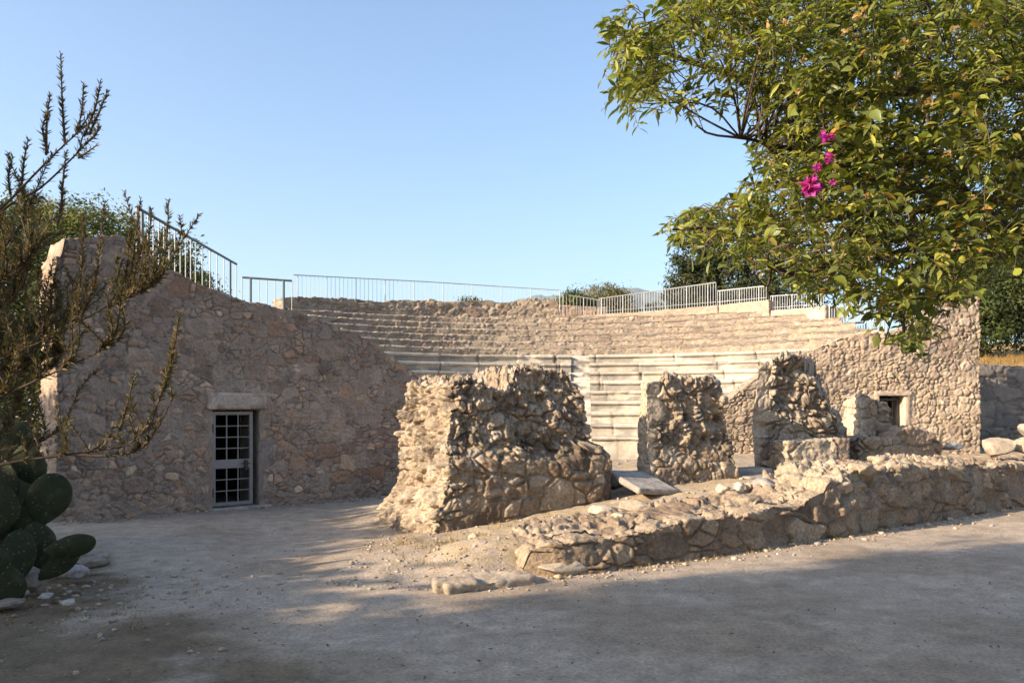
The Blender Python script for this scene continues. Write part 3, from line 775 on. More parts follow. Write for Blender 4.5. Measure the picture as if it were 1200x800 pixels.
# left: along the terrace edge, level, running away from the camera
tp = [PT(160, 243, 17.45), PT(196, 263.5, 18.8), PT(231, 283.5, 21.0), PT(277, 309.5, 24.3)]
railing('railing', 'dark grey railing receding along the top of the shaded end wall', tp, [np.array([p[0], p[1], 4.8]) for p in tp], 17, 15, M['rail'], .034, .014, .035, False)
tp = [PT(284, 325, 26.0), PT(342, 329, 26.2)]
railing('railing', 'short dark railing at the foot of the long sloping one', tp, [np.array([p[0], p[1], 4.7]) for p in tp], 6, 99, M['rail'], .034, .014, .04, False)
us = np.linspace(344, 656, 9)
tp, bs = rl(us, 15.7, np.interp(us, [344, 500, 656], [322, 330, 340]), np.interp(us, [344, 500, 656], [353, 358, 364]))
railing('railing', 'long thin railing along the skyline behind the broken wall', tp, bs, 64, 7, M['steel'], .018, .008, .018, False)
us = np.linspace(656, 704, 3)
tp, bs = rl(us, 15.9, np.interp(us, [656, 704], [344, 352]), np.interp(us, [656, 704], [366, 368]))
railing('railing', 'railing across the gap behind the upper seats', tp, bs, 12, 6, M['steel'], .018, .008, .018, True)
us = np.linspace(702, 839, 6)
tp, bs = rl(us, lambda u: rpar(u) + .3, np.interp(us, [702, 839], [350, 331]), np.interp(us, [702, 839], [368, 357]))
railing('railing', 'tallest white railing, rising to the right under the dark pines', tp, bs, 44, 8, M['steel'], .022, .012, .022, True)
us = np.linspace(841, 898, 4)
tp, bs = rl(us, lambda u: rpar(u) + .2, np.interp(us, [841, 898], [341, 335]), np.interp(us, [841, 898], [357, 352]))
railing('railing', 'white railing on the stepped parapet left of the hanging leaves', tp, bs, 20, 8, M['steel'], .022, .012, .022, True)
us = np.linspace(903, 965, 4)
tp, bs = rl(us, lambda u: rpar(u) + .2, np.interp(us, [903, 965], [347, 343]), np.interp(us, [903, 965], [364, 359]))
railing('railing', 'white railing half hidden behind the hanging leaves', tp, bs, 22, 8, M['steel'], .022, .012, .022, True)
us = np.linspace(969, 1036, 4)
tp, bs = rl(us, lambda u: rpar(u) + .12, np.interp(us, [969, 1036], [357, 365]), np.interp(us, [969, 1036], [384, 390]))
railing('railing', 'lowest white railing, above the slope of the right end wall', tp, bs, 22, 7, M['steel'], .022, .012, .024, False)

# retaining wall on the far right
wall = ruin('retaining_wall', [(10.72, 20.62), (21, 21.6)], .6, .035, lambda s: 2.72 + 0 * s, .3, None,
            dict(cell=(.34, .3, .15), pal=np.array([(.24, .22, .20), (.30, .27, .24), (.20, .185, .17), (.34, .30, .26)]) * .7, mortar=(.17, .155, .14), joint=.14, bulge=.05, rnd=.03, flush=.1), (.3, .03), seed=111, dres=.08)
tag(wall, 'dark grey dry stone retaining wall in shade, right of the end wall', 'wall')

# ================================================================== RUINED STAGE PIERS
def lin(xs, ys): return lambda z: np.interp(z, xs, ys)
def pier_shape(li, ri, fi, bi, shear=0., lback=1.):
    def f(L, a, b, c, path):
        L = L.copy(); z = L[:, 2]
        i0 = li(z); i0 = np.where(i0 > 0, i0 * (1 - (1 - lback) * b), i0 * (.3 + .7 * sst(b, 0, .6))); i1 = ri(z)
        L[:, 0] = i0 + a * (path.len - i0 - i1) + shear * L[:, 1]
        T = L[:, 1].max(); f0 = fi(z); b0 = bi(z)
        L[:, 1] = f0 + b * (T - f0 - b0)
        return L
    return f
def topline(P0, P1, off, px, amp, seed, freq=3.):
    P0, P1 = np.array(P0, float), np.array(P1, float); t = (P1 - P0) / np.linalg.norm(P1 - P0); n = np.array([-t[1], t[0]])
    S, Z = prof(px, P0 + n * off, P1 + n * off)
    return jag(ip(S, Z), amp, freq, seed)
# the big block in the middle
A, B = (-.87, 10.5), (1.40, 11.6)
tp = topline(A, B, .7, [(474, 466), (482, 456), (500, 450), (520, 445), (545, 447), (556, 454), (578, 463), (590, 445), (600, 435), (620, 434), (650, 434), (672, 437), (684, 446), (692, 462)], .05, 121)
MB = dict(cell=(.24, .22, .18), pal=PAL_B, mortar=(.35, .275, .195), joint=.16, bulge=.05, rnd=.03, flush=.1, bigfrac=.2, bigscale=1.5, fine=.014)
def bcol(col, s, d, z, n):
    k = fbm(np.stack([s * 1.2, d * 1.2, z * 1.2], 1), 4, 131)
    dk = sst(k, .50, .62) * sst(z, .6, 1.1) * .45
    wh = sst(fbm(np.stack([s * 6, d * 6, z * 6], 1), 3, 132), .64, .72) * .4
    col = col * (1 - dk)[:, None] * (.85 + .3 * k)[:, None]
    return col * (1 - wh[:, None]) + np.array([.47, .42, .35]) * wh[:, None]
b1 = ruin('ruined_pier', [A, B], 1.85, .0145, tp, -.12,
          pier_shape(lin([0, .28, .55, .9, 1.3, 1.9, 2.2], [-.34, -.26, -.02, .05, .09, .18, .28]), lin([0, .5, .85, 1.1, 1.2, 1.7, 2.05], [-.02, -.02, .02, .08, .22, .27, .42]),
                     lin([0, .95, 1.15, 2.2], [0, .03, .20, .35]), lin([0, .6, 1.4, 2.2], [0, .04, .1, .25]), 0, .2),
          dict(MB, cell=(.30, .28, .25), joint=.14, pal=PAL_F, mortar=(.35, .27, .185), bulge=.05), (.33, .08), rough=lambda s, d, z: np.clip(.10 + 1.0 * np.maximum(sst(z + .25 * (fbm(np.stack([s * 2, d, z], 1), 3, 133) - .5), .95, 1.2), 1 - sst(s, .05, .4)) - .0, 0, 1.0),
          mat=M['ruin'], seed=122, colfn=bcol)
tag(b1, 'largest ruined pier in the middle, wide rough concrete core over coursed stones', 'ruin')
# second pier
A, B = (2.02, 12.05), (3.46, 12.6)
tp = topline(A, B, .4, [(742, 449), (755, 447), (770, 447), (778, 443), (800, 445), (820, 447), (842, 446), (850, 452)], .03, 141)
b2 = ruin('ruined_pier', [A, B], 1.0, .0145, tp, .15,
          pier_shape(lin([0, .5, 1.5, 2.1], [0, 0, .0, .02]), lin([.3, .65, 1.0, 1.1, 1.6, 2.1], [-.05, .02, .10, .12, .18, .26]), lin([0, .8, 1.1, 2.2], [0, .02, .1, .16]), lin([0, 2.2], [0, .15]), .32, 1.),
          dict(MB, cell=(.28, .26, .24), pal=PAL_F, mortar=(.38, .305, .22)), (.35, .08), rough=lambda s, d, z: np.clip(.25 + .8 * sst(z, .95, 1.25) * sst(s - .25 * (z > 1.45), .12, .3), 0, 1), calm=lambda s, d, z: .5 + .5 * sst(s - .22 * (z > 1.5), .04, .14), mat=M['ruin'], seed=142,
          colfn=lambda c, s, d, z, n: (lambda w_: bcol(c, s, d, z, n) * (1 - w_) + np.array([.46, .37, .265]) * (.85 + .3 * fbm(np.stack([s * 5, d * 5, z * 5], 1), 3, 143))[:, None] * w_)((1 - sst(s - .22 * (z > 1.5), .06, .16))[:, None]))
tag(b2, 'second ruined pier, narrow, with a smooth pale left edge, beside the tilted slab', 'ruin')
# third pier, tallest and ragged
A, B = (3.95, 13.4), (5.68, 13.95)
tp = topline(A, B, .4, [(876, 425), (888, 422), (900, 417), (912, 414), (925, 415), (939, 419), (942, 438), (953, 443), (957, 456), (964, 462), (969, 484), (988, 489), (1002, 499)], .04, 151)
b3 = ruin('ruined_pier', [A, B], 1.0, .0155, tp, .3,
          pier_shape(lin([.5, 1.2, 1.6, 1.9, 2.3, 2.6], [0, .02, .05, .12, .18, .2]), lin([.5, 1.3, 1.45, 1.7, 2.5], [0, .0, .12, .2, .25]), lin([0, .9, 1.3, 2.6], [0, .02, .12, .25]), lin([0, 2.6], [0, .25]), .6, 1.),
          dict(MB, cell=(.30, .26, .22), bulge=.07), (.4, .09), rough=lambda s, d, z: np.clip(.25 + .85 * sst(z, 1.1, 1.45) * sst(s, .15, .4), 0, 1), calm=lambda s, d, z: .35 + .65 * sst(s - .2 * (z > 1.4), .05, .25), mat=M['ruin'], seed=152,
          colfn=lambda c, s, d, z, n: (lambda w_: bcol(c, s, d, z, n) * (1 - w_) + np.array([.47, .38, .275]) * w_)((.85 * (1 - sst(s - .25 * (z > 1.4), .05, .3)))[:, None]))
tag(b3, 'tallest ruined pier, ragged and tapering upward, with a bright left edge', 'ruin')
A, B = (4.36, 13.08), (5.47, 13.42)
b3b = ruin('plinth_block', [A, B], .75, .018, topline(A, B, .3, [(925, 517), (960, 515), (1000, 512)], .03, 155), .3, None,
           dict(MB, cell=(.5, .4, .36), joint=.08, bulge=.03), (.4, .05), rough=.25, mat=M['ruin'], seed=156)
tag(b3b, 'squared stone plinth at the foot of the tallest ruined pier', 'ruin')
# fourth, low
A, B = (6.36, 15.0), (7.18, 15.28)
b4 = ruin('ruined_pier', [A, B], .9, .017, topline(A, B, .3, [(982, 463), (1003, 462), (1012, 465), (1030, 470), (1037, 479), (1054, 482)], .03, 161), .3,
          pier_shape(lin([0, 2], [0, 0]), lin([0, 1.2, 2], [0, .05, .1]), lin([0, 2], [0, .1]), lin([0, 2], [0, .1]), .335, 1.),
          dict(MB, cell=(.3, .3, .24)), (.35, .05), rough=lambda s, d, z: .2 + .5 * sst(s, .2, .5), mat=M['ruin'], seed=162,
          colfn=lambda c, s, d, z, n: (lambda w_: c * (1 - w_) + np.array([.50, .42, .32]) * w_)((.8 * (1 - sst(s, .04, .2)))[:, None]))  # colour blends to a paler tone at the left end
tag(b4, 'low ruined pier with a paler left end, in front of the barred window', 'ruin')
A, B = (6.12, 14.55), (7.95, 15.2)
b5 = ruin('ruined_footing', [A, B], .5, .018, topline(A, B, .2, [(1003, 512), (1038, 513), (1043, 506), (1060, 500), (1080, 508), (1095, 519), (1106, 526)], .03, 165), .3, None,
          dict(MB, cell=(.42, .34, .3), joint=.1), (.4, .06), rough=.35, mat=M['ruin'], seed=166)
tag(b5, 'shaded stone footing before the low pier, stepping down to the right', 'ruin')

# ================================================================== LOW FRONT WALL
kp = Path([(.20, 8.16), (1.18, 8.66), (2.72, 9.66), (4.0, 10.58), (6.04, 12.12), (8.54, 13.92), (10.3, 15.1)])
def sY(u):
    q = np.linspace(0, kp.len, 3000); P, _ = kp.at(q); i = np.argmin(np.abs(600 + P[:, 0] / P[:, 1] * F0 - u)); return q[i], P[i, 1]
S, Z = [], []
for u, v in [(622, 664), (632, 644), (655, 630), (700, 624), (733, 621), (790, 610), (840, 601), (873, 597), (920, 589), (950, 584), (956, 577), (964, 574), (972, 573), (975, 562), (988, 559), (992, 550), (1000, 548), (1040, 543), (1083, 545), (1120, 541), (1160, 542), (1194, 540), (1240, 540)]:
    s, Y = sY(u); S.append(s); Z.append(ZA(v, Y + .1) - .05)
ktop = jag(ip(S, Z), .055, 3., 171)
s985 = sY(980)[0]
def kshape(L, a, b, c, path):
    L = L.copy()
    L[:, 1] += -.05 * (1 - c) * (b < .5) + .05 * c * (b < .3)
    nose = (1 - sst(L[:, 0], 0, .45)); L[:, 1] += nose * .18 * (1 - 2 * b)
    return L
def kcol(col, s, d, z, n):
    k = fbm(np.stack([s * 1.4, d * 1.4, z * 1.4], 1), 4, 175)
    t = (n[:, 2] > .5)
    dust = (np.where(t, .55, 0) * sst(k, .40, .55))[:, None]
    low = ((1 - sst(z, .05, .3)) * .25)[:, None]
    col = col * (.82 + .36 * k)[:, None]
    col = col * (1 - dust) + np.array([.43, .345, .245]) * dust
    return col * (1 - low) + np.array([.30, .22, .15]) * low
kw = ruin('low_wall', kp, 1.05, .0185, ktop, -.12, kshape, dict(MB, cell=(.33, .3, .2), pal=PAL_F * 1.05, mortar=(.235, .17, .115), joint=.13, bulge=.038, rnd=.035, bigfrac=.25, bigscale=1.5), (.4, .07),
          rough=lambda s, d, z: np.clip((.3 + .9 * sst(fbm(np.stack([s * 1.3, d * 1.3, z * 1.3], 1), 3, 177), .40, .60)) * .85 * (.12 + .5 * np.maximum(sst(d, .1, .3) * (1 - .3 * sst(d, .7, 1.)), .8 * sst(z - ktop(s), -.12, -.02)) + .6 * (s > s985) * sst(z, .2, .5)), 0, .95), mat=M['ruin'], seed=172, colfn=kcol, topslope=.07)
tag(kw, 'long low rubble wall running to the right along the dusty path, stepping up near its far end', 'wall')

# ------------------------------------------------------------------ slabs, steps and loose stones
def on_top(u, v, Y): return np.array([(u - 600) / F0 * Y, Y, ZA(v, Y)])
def stone(name, u, v, Y, wpx, hpx, seed, col, label, depth=.8, rz=.3, sq=0., cat='stone', n=4, group=None, drop=True):
    k = Y / F0; w_, h_ = wpx * k, hpx * k
    p = on_top(u, v, Y)
    o = boulder(name, p, (w_, w_ * depth, h_), seed, col, None, n, rz, square=sq)
    return tag(o, label, cat, group)
TAN = (.42, .335, .24); PALE = (.48, .40, .30); GREY = (.33, .30, .265); BRN = (.30, .225, .16)
x, y = G(566, 688, .0)
o = stone_boxes('paving_slab', [((x, y + .16, .012), (.47, .20, .05), .5)], .02, 201, (.38, .31, .235), None, .045); tag(o, 'flat worn paving slab lying in the earth left of the low wall', 'slab')
x, y = G(548, 690, .0)
o = stone_boxes('paving_slab', [((x - .12, y + .05, .02), (.2, .12, .055), .2)], .02, 202, (.36, .29, .22), None, .03); tag(o, 'small broken slab at the nearest corner of the lit earth', 'slab')
stone('rubble_stone', 661, 672, 8.38, 62, 20, 203, (.37, .31, .24), 'long flat-topped stone at the near foot of the low wall', .5, .45, .5)
stone('rubble_stone', 573, 652, 9.3, 52, 26, 204, TAN, 'rounded boulder half buried between the largest pier and the low wall', .8, .2, .2)
stone('rubble_stone', 601, 655, 9.2, 44, 12, 205, PALE, 'pale flat stone right of the half buried boulder', .7, .6, .3)
stone('rubble_stone', 556, 632, 9.9, 14, 9, 206, PALE, 'small pale stone at the front foot of the largest pier', .8)
stone('rubble_stone', 505, 641, 10.0, 20, 8, 207, PALE, 'small pale stone below the front corner of the largest pier', .8)
stone('rubble_stone', 448, 612, 12.0, 18, 9, 208, (.36, .31, .25), 'lone stone on the path left of the largest pier', .8)
stone('rubble_stone', 704, 606, 10.1, 40, 17, 210, PALE, 'flat pale stone on the rear edge of the low wall, near the largest pier', .7, .3, .3)
stone('rubble_stone', 725, 612, 9.7, 34, 14, 211, TAN, 'tan stone on the low wall right of the flat pale one', .8, .9, .3)
stone('rubble_stone', 745, 602, 10.1, 44, 20, 212, (.38, .31, .23), 'rounded brown stone on the low wall below the tilted slab', .8, .1, .1)
for k, (u, v, w_, h_, c, lb) in enumerate([(847, 577, 18, 12, PALE, 'leftmost pale stone of the row on the wall below the second pier'), (866, 576, 17, 13, (.5, .43, .34), 'whitest stone of the row on the wall below the second pier'),
                                           (877, 572, 9, 8, TAN, 'smallest stone of the row on the wall below the second pier'), (896, 574, 36, 16, GREY, 'long grey stone ending the row on the wall below the second pier')]):
    stone('rubble_stone', u, v, 11.15 + .05 * k, w_, h_, 220 + k, c, lb, .8, .4 + k, .2)
stone('rubble_stone', 860, 582, 10.8, 20, 10, 226, BRN, 'dark flat stone just in front of the pale row on the wall', .9, .3, .2)
stone('rubble_stone', 972, 553, 12.2, 28, 15, 227, PALE, 'smooth pale stone where the low wall steps up', .8, .3, .3)
stone('rubble_stone', 1030, 545, 12.3, 34, 14, 228, TAN, 'tan stone on top of the higher part of the low wall', .8, .5, .1)
stone('rubble_stone', 1112, 526, 16.2, 34, 9, 229, GREY, 'grey rubble heap on the ground before the right end wall', .8, .3, .1)
stone('rubble_stone', 982, 577, 10.98, 34, 18, 233, TAN, 'tan boulder standing where the low wall steps up', .8, .4, .2)
stone('rubble_stone', 1012, 556, 11.25, 34, 16, 234, (.34, .27, .19), 'brown boulder right of the tan one at the step of the low wall', .8, 1.2, .2)
stone('ashlar_block', 1172, 534, 14.6, 36, 27, 230, (.38, .31, .23), 'large rounded ashlar block at the right end of the low wall', .75, .25, .75)
stone('ashlar_block', 1206, 532, 14.7, 36, 24, 231, (.36, .29, .21), 'ashlar block cut by the right frame edge, under a smaller one', .8, .35, .7)
stone('ashlar_block', 1207, 511, 14.8, 26, 19, 232, (.38, .32, .24), 'small rounded block topmost at the right frame edge', .8, .2, .6)
# tilted slab and sill in the first passage
sl = stone_boxes('fallen_slab', [((0, 0, 0), (.34, .42, .045), 0)], .02, 241, (.30, .275, .245), None, .012)
sl.location = (1.83, 11.75, ZA(569, 11.75)); sl.rotation_euler = (R(14), R(4), R(28)); tag(sl, 'grey tilted slab lying between the largest and the second pier', 'slab')
sl2 = stone_boxes('door_sill', [((1.86, 12.75, .56), (.5, .28, .07), .4)], .03, 242, (.27, .245, .215), None, .012); tag(sl2, 'dark stone sill across the passage behind the tilted slab', 'sill')
st1 = stone_boxes('stone_step', [((3.72, 13.15, .62), (.36, .22, .09), .36)], .025, 243, (.34, .30, .25), None, .015); tag(st1, 'upper stone step between the second and the tallest pier', 'step')
st2 = stone_boxes('stone_step', [((3.86, 12.72, .55), (.42, .24, .08), .36)], .025, 244, (.32, .28, .23), None, .015); tag(st2, 'lower stone step between the second and the tallest pier', 'step')
# gravel and crumbs of stone along the wall feet
r = np.random.default_rng(5)
pv, pf_ = ico(1)
VV, FF, CC = [], [], []
def pebble(x, y, s):
    z = gzs(x, y); sc = r.uniform(.6, 1.3, 3) * s * np.array([1, 1, .6]); a = r.uniform(0, 6.28)
    v = pv * (1 + .35 * r.normal(size=(len(pv), 1)) * .5) * sc
    v = np.stack([v[:, 0] * math.cos(a) - v[:, 1] * math.sin(a), v[:, 0] * math.sin(a) + v[:, 1] * math.cos(a), v[:, 2]], 1) + (x, y, z + s * .25)
    VV.append(v); FF.append(pf_ + len(pv) * (len(VV) - 1)); c = np.array(random.choice([TAN, PALE, GREY, BRN, TAN])) * r.uniform(.75, 1.1); CC.append(np.repeat(c[None], len(pv), 0))
for _ in range(420):                               # along the low wall
    q = r.uniform(-.6, kp.len); P, T = kp.at(np.array([q])); d = -abs(r.normal(0, .16)) - .03
    pebble(P[0, 0] - T[0, 1] * d, P[0, 1] + T[0, 0] * d, r.uniform(.006, .028) * (1 + 1.2 * (r.random() < .06)))
for _ in range(500): pebble(r.uniform(-1.8, 1.2), r.uniform(7.6, 10.8), r.uniform(.005, .026))
for _ in range(260):
    t = r.random() ** 1.0; P = LW0 + LT * t * 6.3 - LN * (abs(r.normal(0, .2)) + .05); pebble(P[0], P[1], r.uniform(.006, .03))
for _ in range(190): pebble(r.normal(-3.6, .8), r.normal(7.1, .8), r.uniform(.006, .035))
for _ in range(1700): pebble(r.uniform(-6, 7), r.uniform(4.6, 10) if r.random() < .8 else r.uniform(10, 14), r.uniform(.003, .011))
for _ in range(250): pebble(r.uniform(1.4, 7), r.uniform(11.3, 16), r.uniform(.01, .04))
tag(mk('gravel', np.concatenate(VV), np.concatenate(FF), M['stone'], None, np.concatenate(CC), np.zeros(3)), 'pebbles and stone crumbs scattered on the dusty ground', 'gravel', kind='stuff')
# ================================================================== VEGETATION
def unit(v): return v / (np.linalg.norm(v, axis=-1, keepdims=True) + 1e-9)
def leaf_shape(kind):
    """a folded, slightly curled blade one unit long: verts (x along, y across, z up) and triangles"""
    if kind == 'lance': w = (.085, .125, .075); x = (.25, .5, .78)
    elif kind == 'ovate': w = (.27, .30, .16); x = (.22, .45, .75)
    elif kind == 'petal': w = (.25, .36, .25); x = (.3, .6, .85)
    V = [(0, 0, 0)]
    for a, b in zip(x, w): V += [(a, b, .25 * b - .10 * a * a), (a, 0, -.12 * a * a), (a, -b, .25 * b - .10 * a * a)]
    V.append((1, 0, -.2)); F = [(0, 2, 1), (0, 3, 2)]
    for k in (1, 4): F += [(k, k + 1, k + 4), (k, k + 4, k + 3), (k + 1, k + 2, k + 5), (k + 1, k + 5, k + 4)]
    F += [(7, 8, 10), (8, 9, 10)]
    return np.array(V, float), np.array([[a, c, b] for a, b, c in F])
def place_leaves(shape, pos, dirv, upv, size, col):
    V, F = shape; n = len(pos)
    X = unit(dirv); Y = unit(np.cross(upv, X)); Z = np.cross(X, Y)
    W = pos[:, None] + size[:, None, None] * (V[None, :, 0:1] * X[:, None] + V[None, :, 1:2] * Y[:, None] + V[None, :, 2:3] * Z[:, None])
    FF = F[None] + (np.arange(n) * len(V))[:, None, None]
    return W.reshape(-1, 3), FF.reshape(-1, 3), np.repeat(col, len(V), 0)
def cards(pos, nrm, size, col, r):
    """small pointed leaf sprays as kite quads"""
    n = len(pos); a = unit(np.cross(nrm, r.normal(size=(n, 3)))); b = np.cross(unit(nrm), a)
    s = size[:, None]
    V = np.stack([pos - a * s, pos + b * s * .42 - a * s * .1, pos + a * s, pos - b * s * .42 - a * s * .1], 1).reshape(-1, 3)
    return V, np.arange(4 * n).reshape(-1, 4), np.repeat(col, 4, 0)
def crown(blobs, n, size, pal, r, clump=.16, shell=.55, droop=0.):
    """leaves gathered in clumps through the volume of overlapping blobs"""
    vol = np.array([b[1][0] * b[1][1] * b[1][2] for b in blobs]) ** .75
    per = 46
    m = max(8, n // per); P, Nn, C = [], [], []
    pick = r.choice(len(blobs), m, p=vol / vol.sum())
    for k in pick:
        c, rad = np.array(blobs[k][0]), np.array(blobs[k][1])
        d = unit(r.normal(size=3)); q = (shell + (1 - shell) * r.random()) * (1 + .05 * r.normal())
        cc = c + d * rad * q
        sg = clump * rad.mean() * r.uniform(.6, 1.5)
        p = cc + r.normal(size=(per, 3)) * sg * np.array([1, 1, .75])
        P.append(p); Nn.append(unit(p - cc + 1e-6) * .6 + d * .5 + r.normal(size=(per, 3)) * .55 + [0, 0, .35])
        base = pal[r.integers(len(pal))] * r.uniform(.7, 1.25)
        C.append(base * r.uniform(.75, 1.25, (per, 1)))
    P, Nn, C = np.concatenate(P), np.concatenate(Nn), np.concatenate(C)
    return cards(P, Nn, size * r.uniform(.6, 1.3, len(P)), C, r)
def tree(name, label, base, blobs, n, size, pal, seed, trunk=.2, cat='tree', group=None, clump=.16, shell=.5, limbs=True):
    r = np.random.default_rng(seed); base = np.array(base, float)
    t = empty(name, base, label, cat, group)
    top = np.array(max(blobs, key=lambda b: b[0][2])[0])
    mid = base + (top - base) * np.array([.5, .5, .5]) + r.normal(size=3) * .15
    parts = [tube_q(spline([base - [0, 0, .3], base + (mid - base) * .5 + r.normal(size=3) * .1, mid, top], 12), np.linspace(trunk, trunk * .25, 12), 8)]
    if limbs:
        for c, rad in blobs:
            st = base + (top - base) * r.uniform(.25, .6); c = np.array(c)
            parts.append(tube_q(spline([st, (st + c) / 2 + r.normal(size=3) * .15 + [0, 0, -.1], c, c + (c - st) * .3], 9), np.linspace(trunk * .5, trunk * .08, 9), 6))
    V, F = join(parts); mk('trunk', V, F, M['bark'], t)
    V, F, C = crown(blobs, n, size, np.array(pal), r, clump, shell); mk('crown', V, F, M['far_leaf'], t, C)
    return t
PINE = [(.042, .056, .024), (.060, .072, .030), (.032, .044, .021), (.085, .088, .038)]
OAK = [(.060, .080, .022), (.085, .10, .028), (.045, .062, .020), (.11, .115, .035)]
OAK_ = [(.10, .12, .03), (.14, .15, .04), (.075, .095, .028), (.18, .165, .05)]
OLIVE = [(.12, .12, .045), (.16, .14, .05), (.09, .10, .04), (.19, .155, .07)]
# behind the left wall
tree('broadleaf_tree', 'big rounded green tree rising behind the dark sloping railing', (-14.6, 31.5, .2), [((-15.9, 31, 7.5), (2.3, 2.3, 2.1)), ((-13.7, 31.5, 6.5), (2.0, 2.2, 2.1)), ((-18.2, 31, 7.5), (2.4, 2.4, 2.1)), ((-12.4, 31.6, 5.5), (1.4, 1.8, 1.6)), ((-15.8, 31, 4.6), (3, 2.6, 2.4))], 60000, .085, OAK_, 301, .3, clump=.10)
tree('broadleaf_tree', 'dark tree at the left frame edge behind the rosemary', (-15.4, 24.5, .1), [((-15.4, 24.5, 5.4), (2.3, 2.2, 2.4)), ((-13.0, 24.6, 4.2), (1.9, 1.9, 2.2)), ((-17.2, 24, 4), (2.2, 2, 2.4)), ((-14.4, 24, 2.6), (2.6, 1.8, 1.6))], 24000, .085, PINE, 302, .25)
tree('shrub', 'dark shrub on bare ground left of the shaded wall', (-12.6, 21.5, .1), [((-12.6, 21.5, 1.9), (1.6, 1.4, 1.5)), ((-14.4, 21.5, 2.0), (1.6, 1.4, 1.7))], 9000, .08, PINE, 303, .1, 'shrub')
# behind the seats
tree('olive_shrub', 'feathery yellow-green shrub in the gap of the skyline', (4.2, 41, 4.8), [((4.4, 41, 6.6), (1.3, 1.2, 1.2)), ((5.2, 41, 7.1), (.75, .9, .8)), ((3.5, 41, 6.3), (1.0, 1.0, .9)), ((5.6, 41, 6.2), (.8, .8, .9))], 11000, .075, OLIVE, 311, .1, 'shrub', None, .22, .25)
tree('shrub', 'low dark green shrub left of the feathery one on the skyline', (2.9, 40, 4.8), [((2.9, 40, 6.5), (.8, 1, .8)), ((2.3, 40, 6.2), (.6, .8, .7))], 6000, .075, OAK, 312, .08, 'shrub')
tree('shrub', 'tiny green shrub peeping over the broken wall', (-1.7, 34.5, 4.8), [((-1.7, 34.5, 5.75), (.8, .6, .5))], 2400, .06, OAK, 313, .06, 'shrub')
tree('shrub', 'dark shrub behind the tall white railing, left of the pines', (7.2, 41.5, 4.8), [((7.0, 41.5, 6.1), (.75, .8, .9)), ((7.9, 41.5, 6.4), (.7, .8, 1.0))], 2600, .08, PINE, 314, .08, 'shrub')
tree('pine_tree', 'dark pine behind the tall white railing, its left side clear of the leaves', (10.2, 43, 4.8), [((9.8, 43, 9.6), (1.6, 1.6, 1.9)), ((9.2, 43, 7.6), (1.3, 1.6, 1.6)), ((11.0, 43, 8.0), (1.9, 1.6, 2.2)), ((10.2, 43, 6.2), (1.8, 1.4, 1.2))], 24000, .10, PINE, 315, .25, 'tree', 'pines behind the theatre', .11)
tree('pine_tree', 'dark pine mostly hidden by the hanging leaves', (13.6, 42, 4.8), [((13.2, 42, 9.2), (2.0, 1.6, 2.2)), ((14.2, 42, 7.2), (2.0, 1.6, 2.0)), ((12.6, 42, 6.6), (1.7, 1.6, 1.8))], 16000, .10, PINE, 316, .25, 'tree', 'pines behind the theatre', .11)
# right bank
tree('evergreen_shrub', 'dense dark evergreen above the retaining wall, touching the end wall', (14.4, 25.5, 3.1), [((14.3, 25.5, 4.5), (1.3, 1.3, 1.5)), ((15.4, 25.6, 5.2), (1.4, 1.3, 1.7)), ((14.0, 26, 5.6), (1.1, 1.2, 1.2))], 20000, .07, OAK[:3] + PINE[1:2], 321, .1, 'shrub')
tree('evergreen_shrub', 'taller dark evergreen at the right frame edge above the retaining wall', (17.2, 26, 3.2), [((17.0, 26, 5.0), (1.6, 1.4, 2.0)), ((18.2, 26, 5.6), (1.6, 1.4, 2.4)), ((16.4, 26.5, 6.4), (1.4, 1.4, 1.4))], 20000, .075, PINE + OAK[2:3], 322, .12, 'shrub')
# trees out of the frame on the sun side whose shade lies over the foreground
def PQ(p, q, z): return (.899 * p + .438 * q, .438 * p - .899 * q, z)
for k, (p_, q_, h_, rr_) in enumerate([(-16, -5.4, 12.2, 1.2), (-17, -4.6, 10.7, 1.15), (-15.5, -3.4, 8.9, 1.0)]):
    bl = [(PQ(p_, q_ + .12 * math.sin(z * 2.3), z), (rr_ * (1 if z < h_ * .7 else .9), rr_ * (1 if z < h_ * .7 else .9), 1.0)) for z in np.arange(.9, h_ - .5, .9)]
    tree('cypress', ['cypress outside the frame, nearest to the ruins', 'middle cypress outside the frame', 'shortest cypress outside the frame'][k], PQ(p_, q_, 0), bl, 13000, .24, PINE, 331 + k, .2, 'tree', 'cypresses beside the path', .22, .3, False)
for k, (p_, q_, h_, rr_) in enumerate([(-10, -7.9, 4.8, 1.6), (-10, -9.9, 4.9, 1.7), (-10, -11.8, 5.2, 1.7), (-10, -13.6, 5.5, 1.6)]):
    bl = [(PQ(p_, q_, z), (rr_, rr_, .9)) for z in (.8, 1.6, 2.4, 3.2, h_ - 1.05)]
    tree('hedge_shrub', 'clipped shrub outside the frame on the left, ' + ['nearest the path', 'second nearest the path', 'third nearest the path', 'farthest from the path'][k], PQ(p_, q_, 0), bl, 26000, .2, OAK, 341 + k, .12, 'shrub', 'hedge beside the path', .22, .3, False)

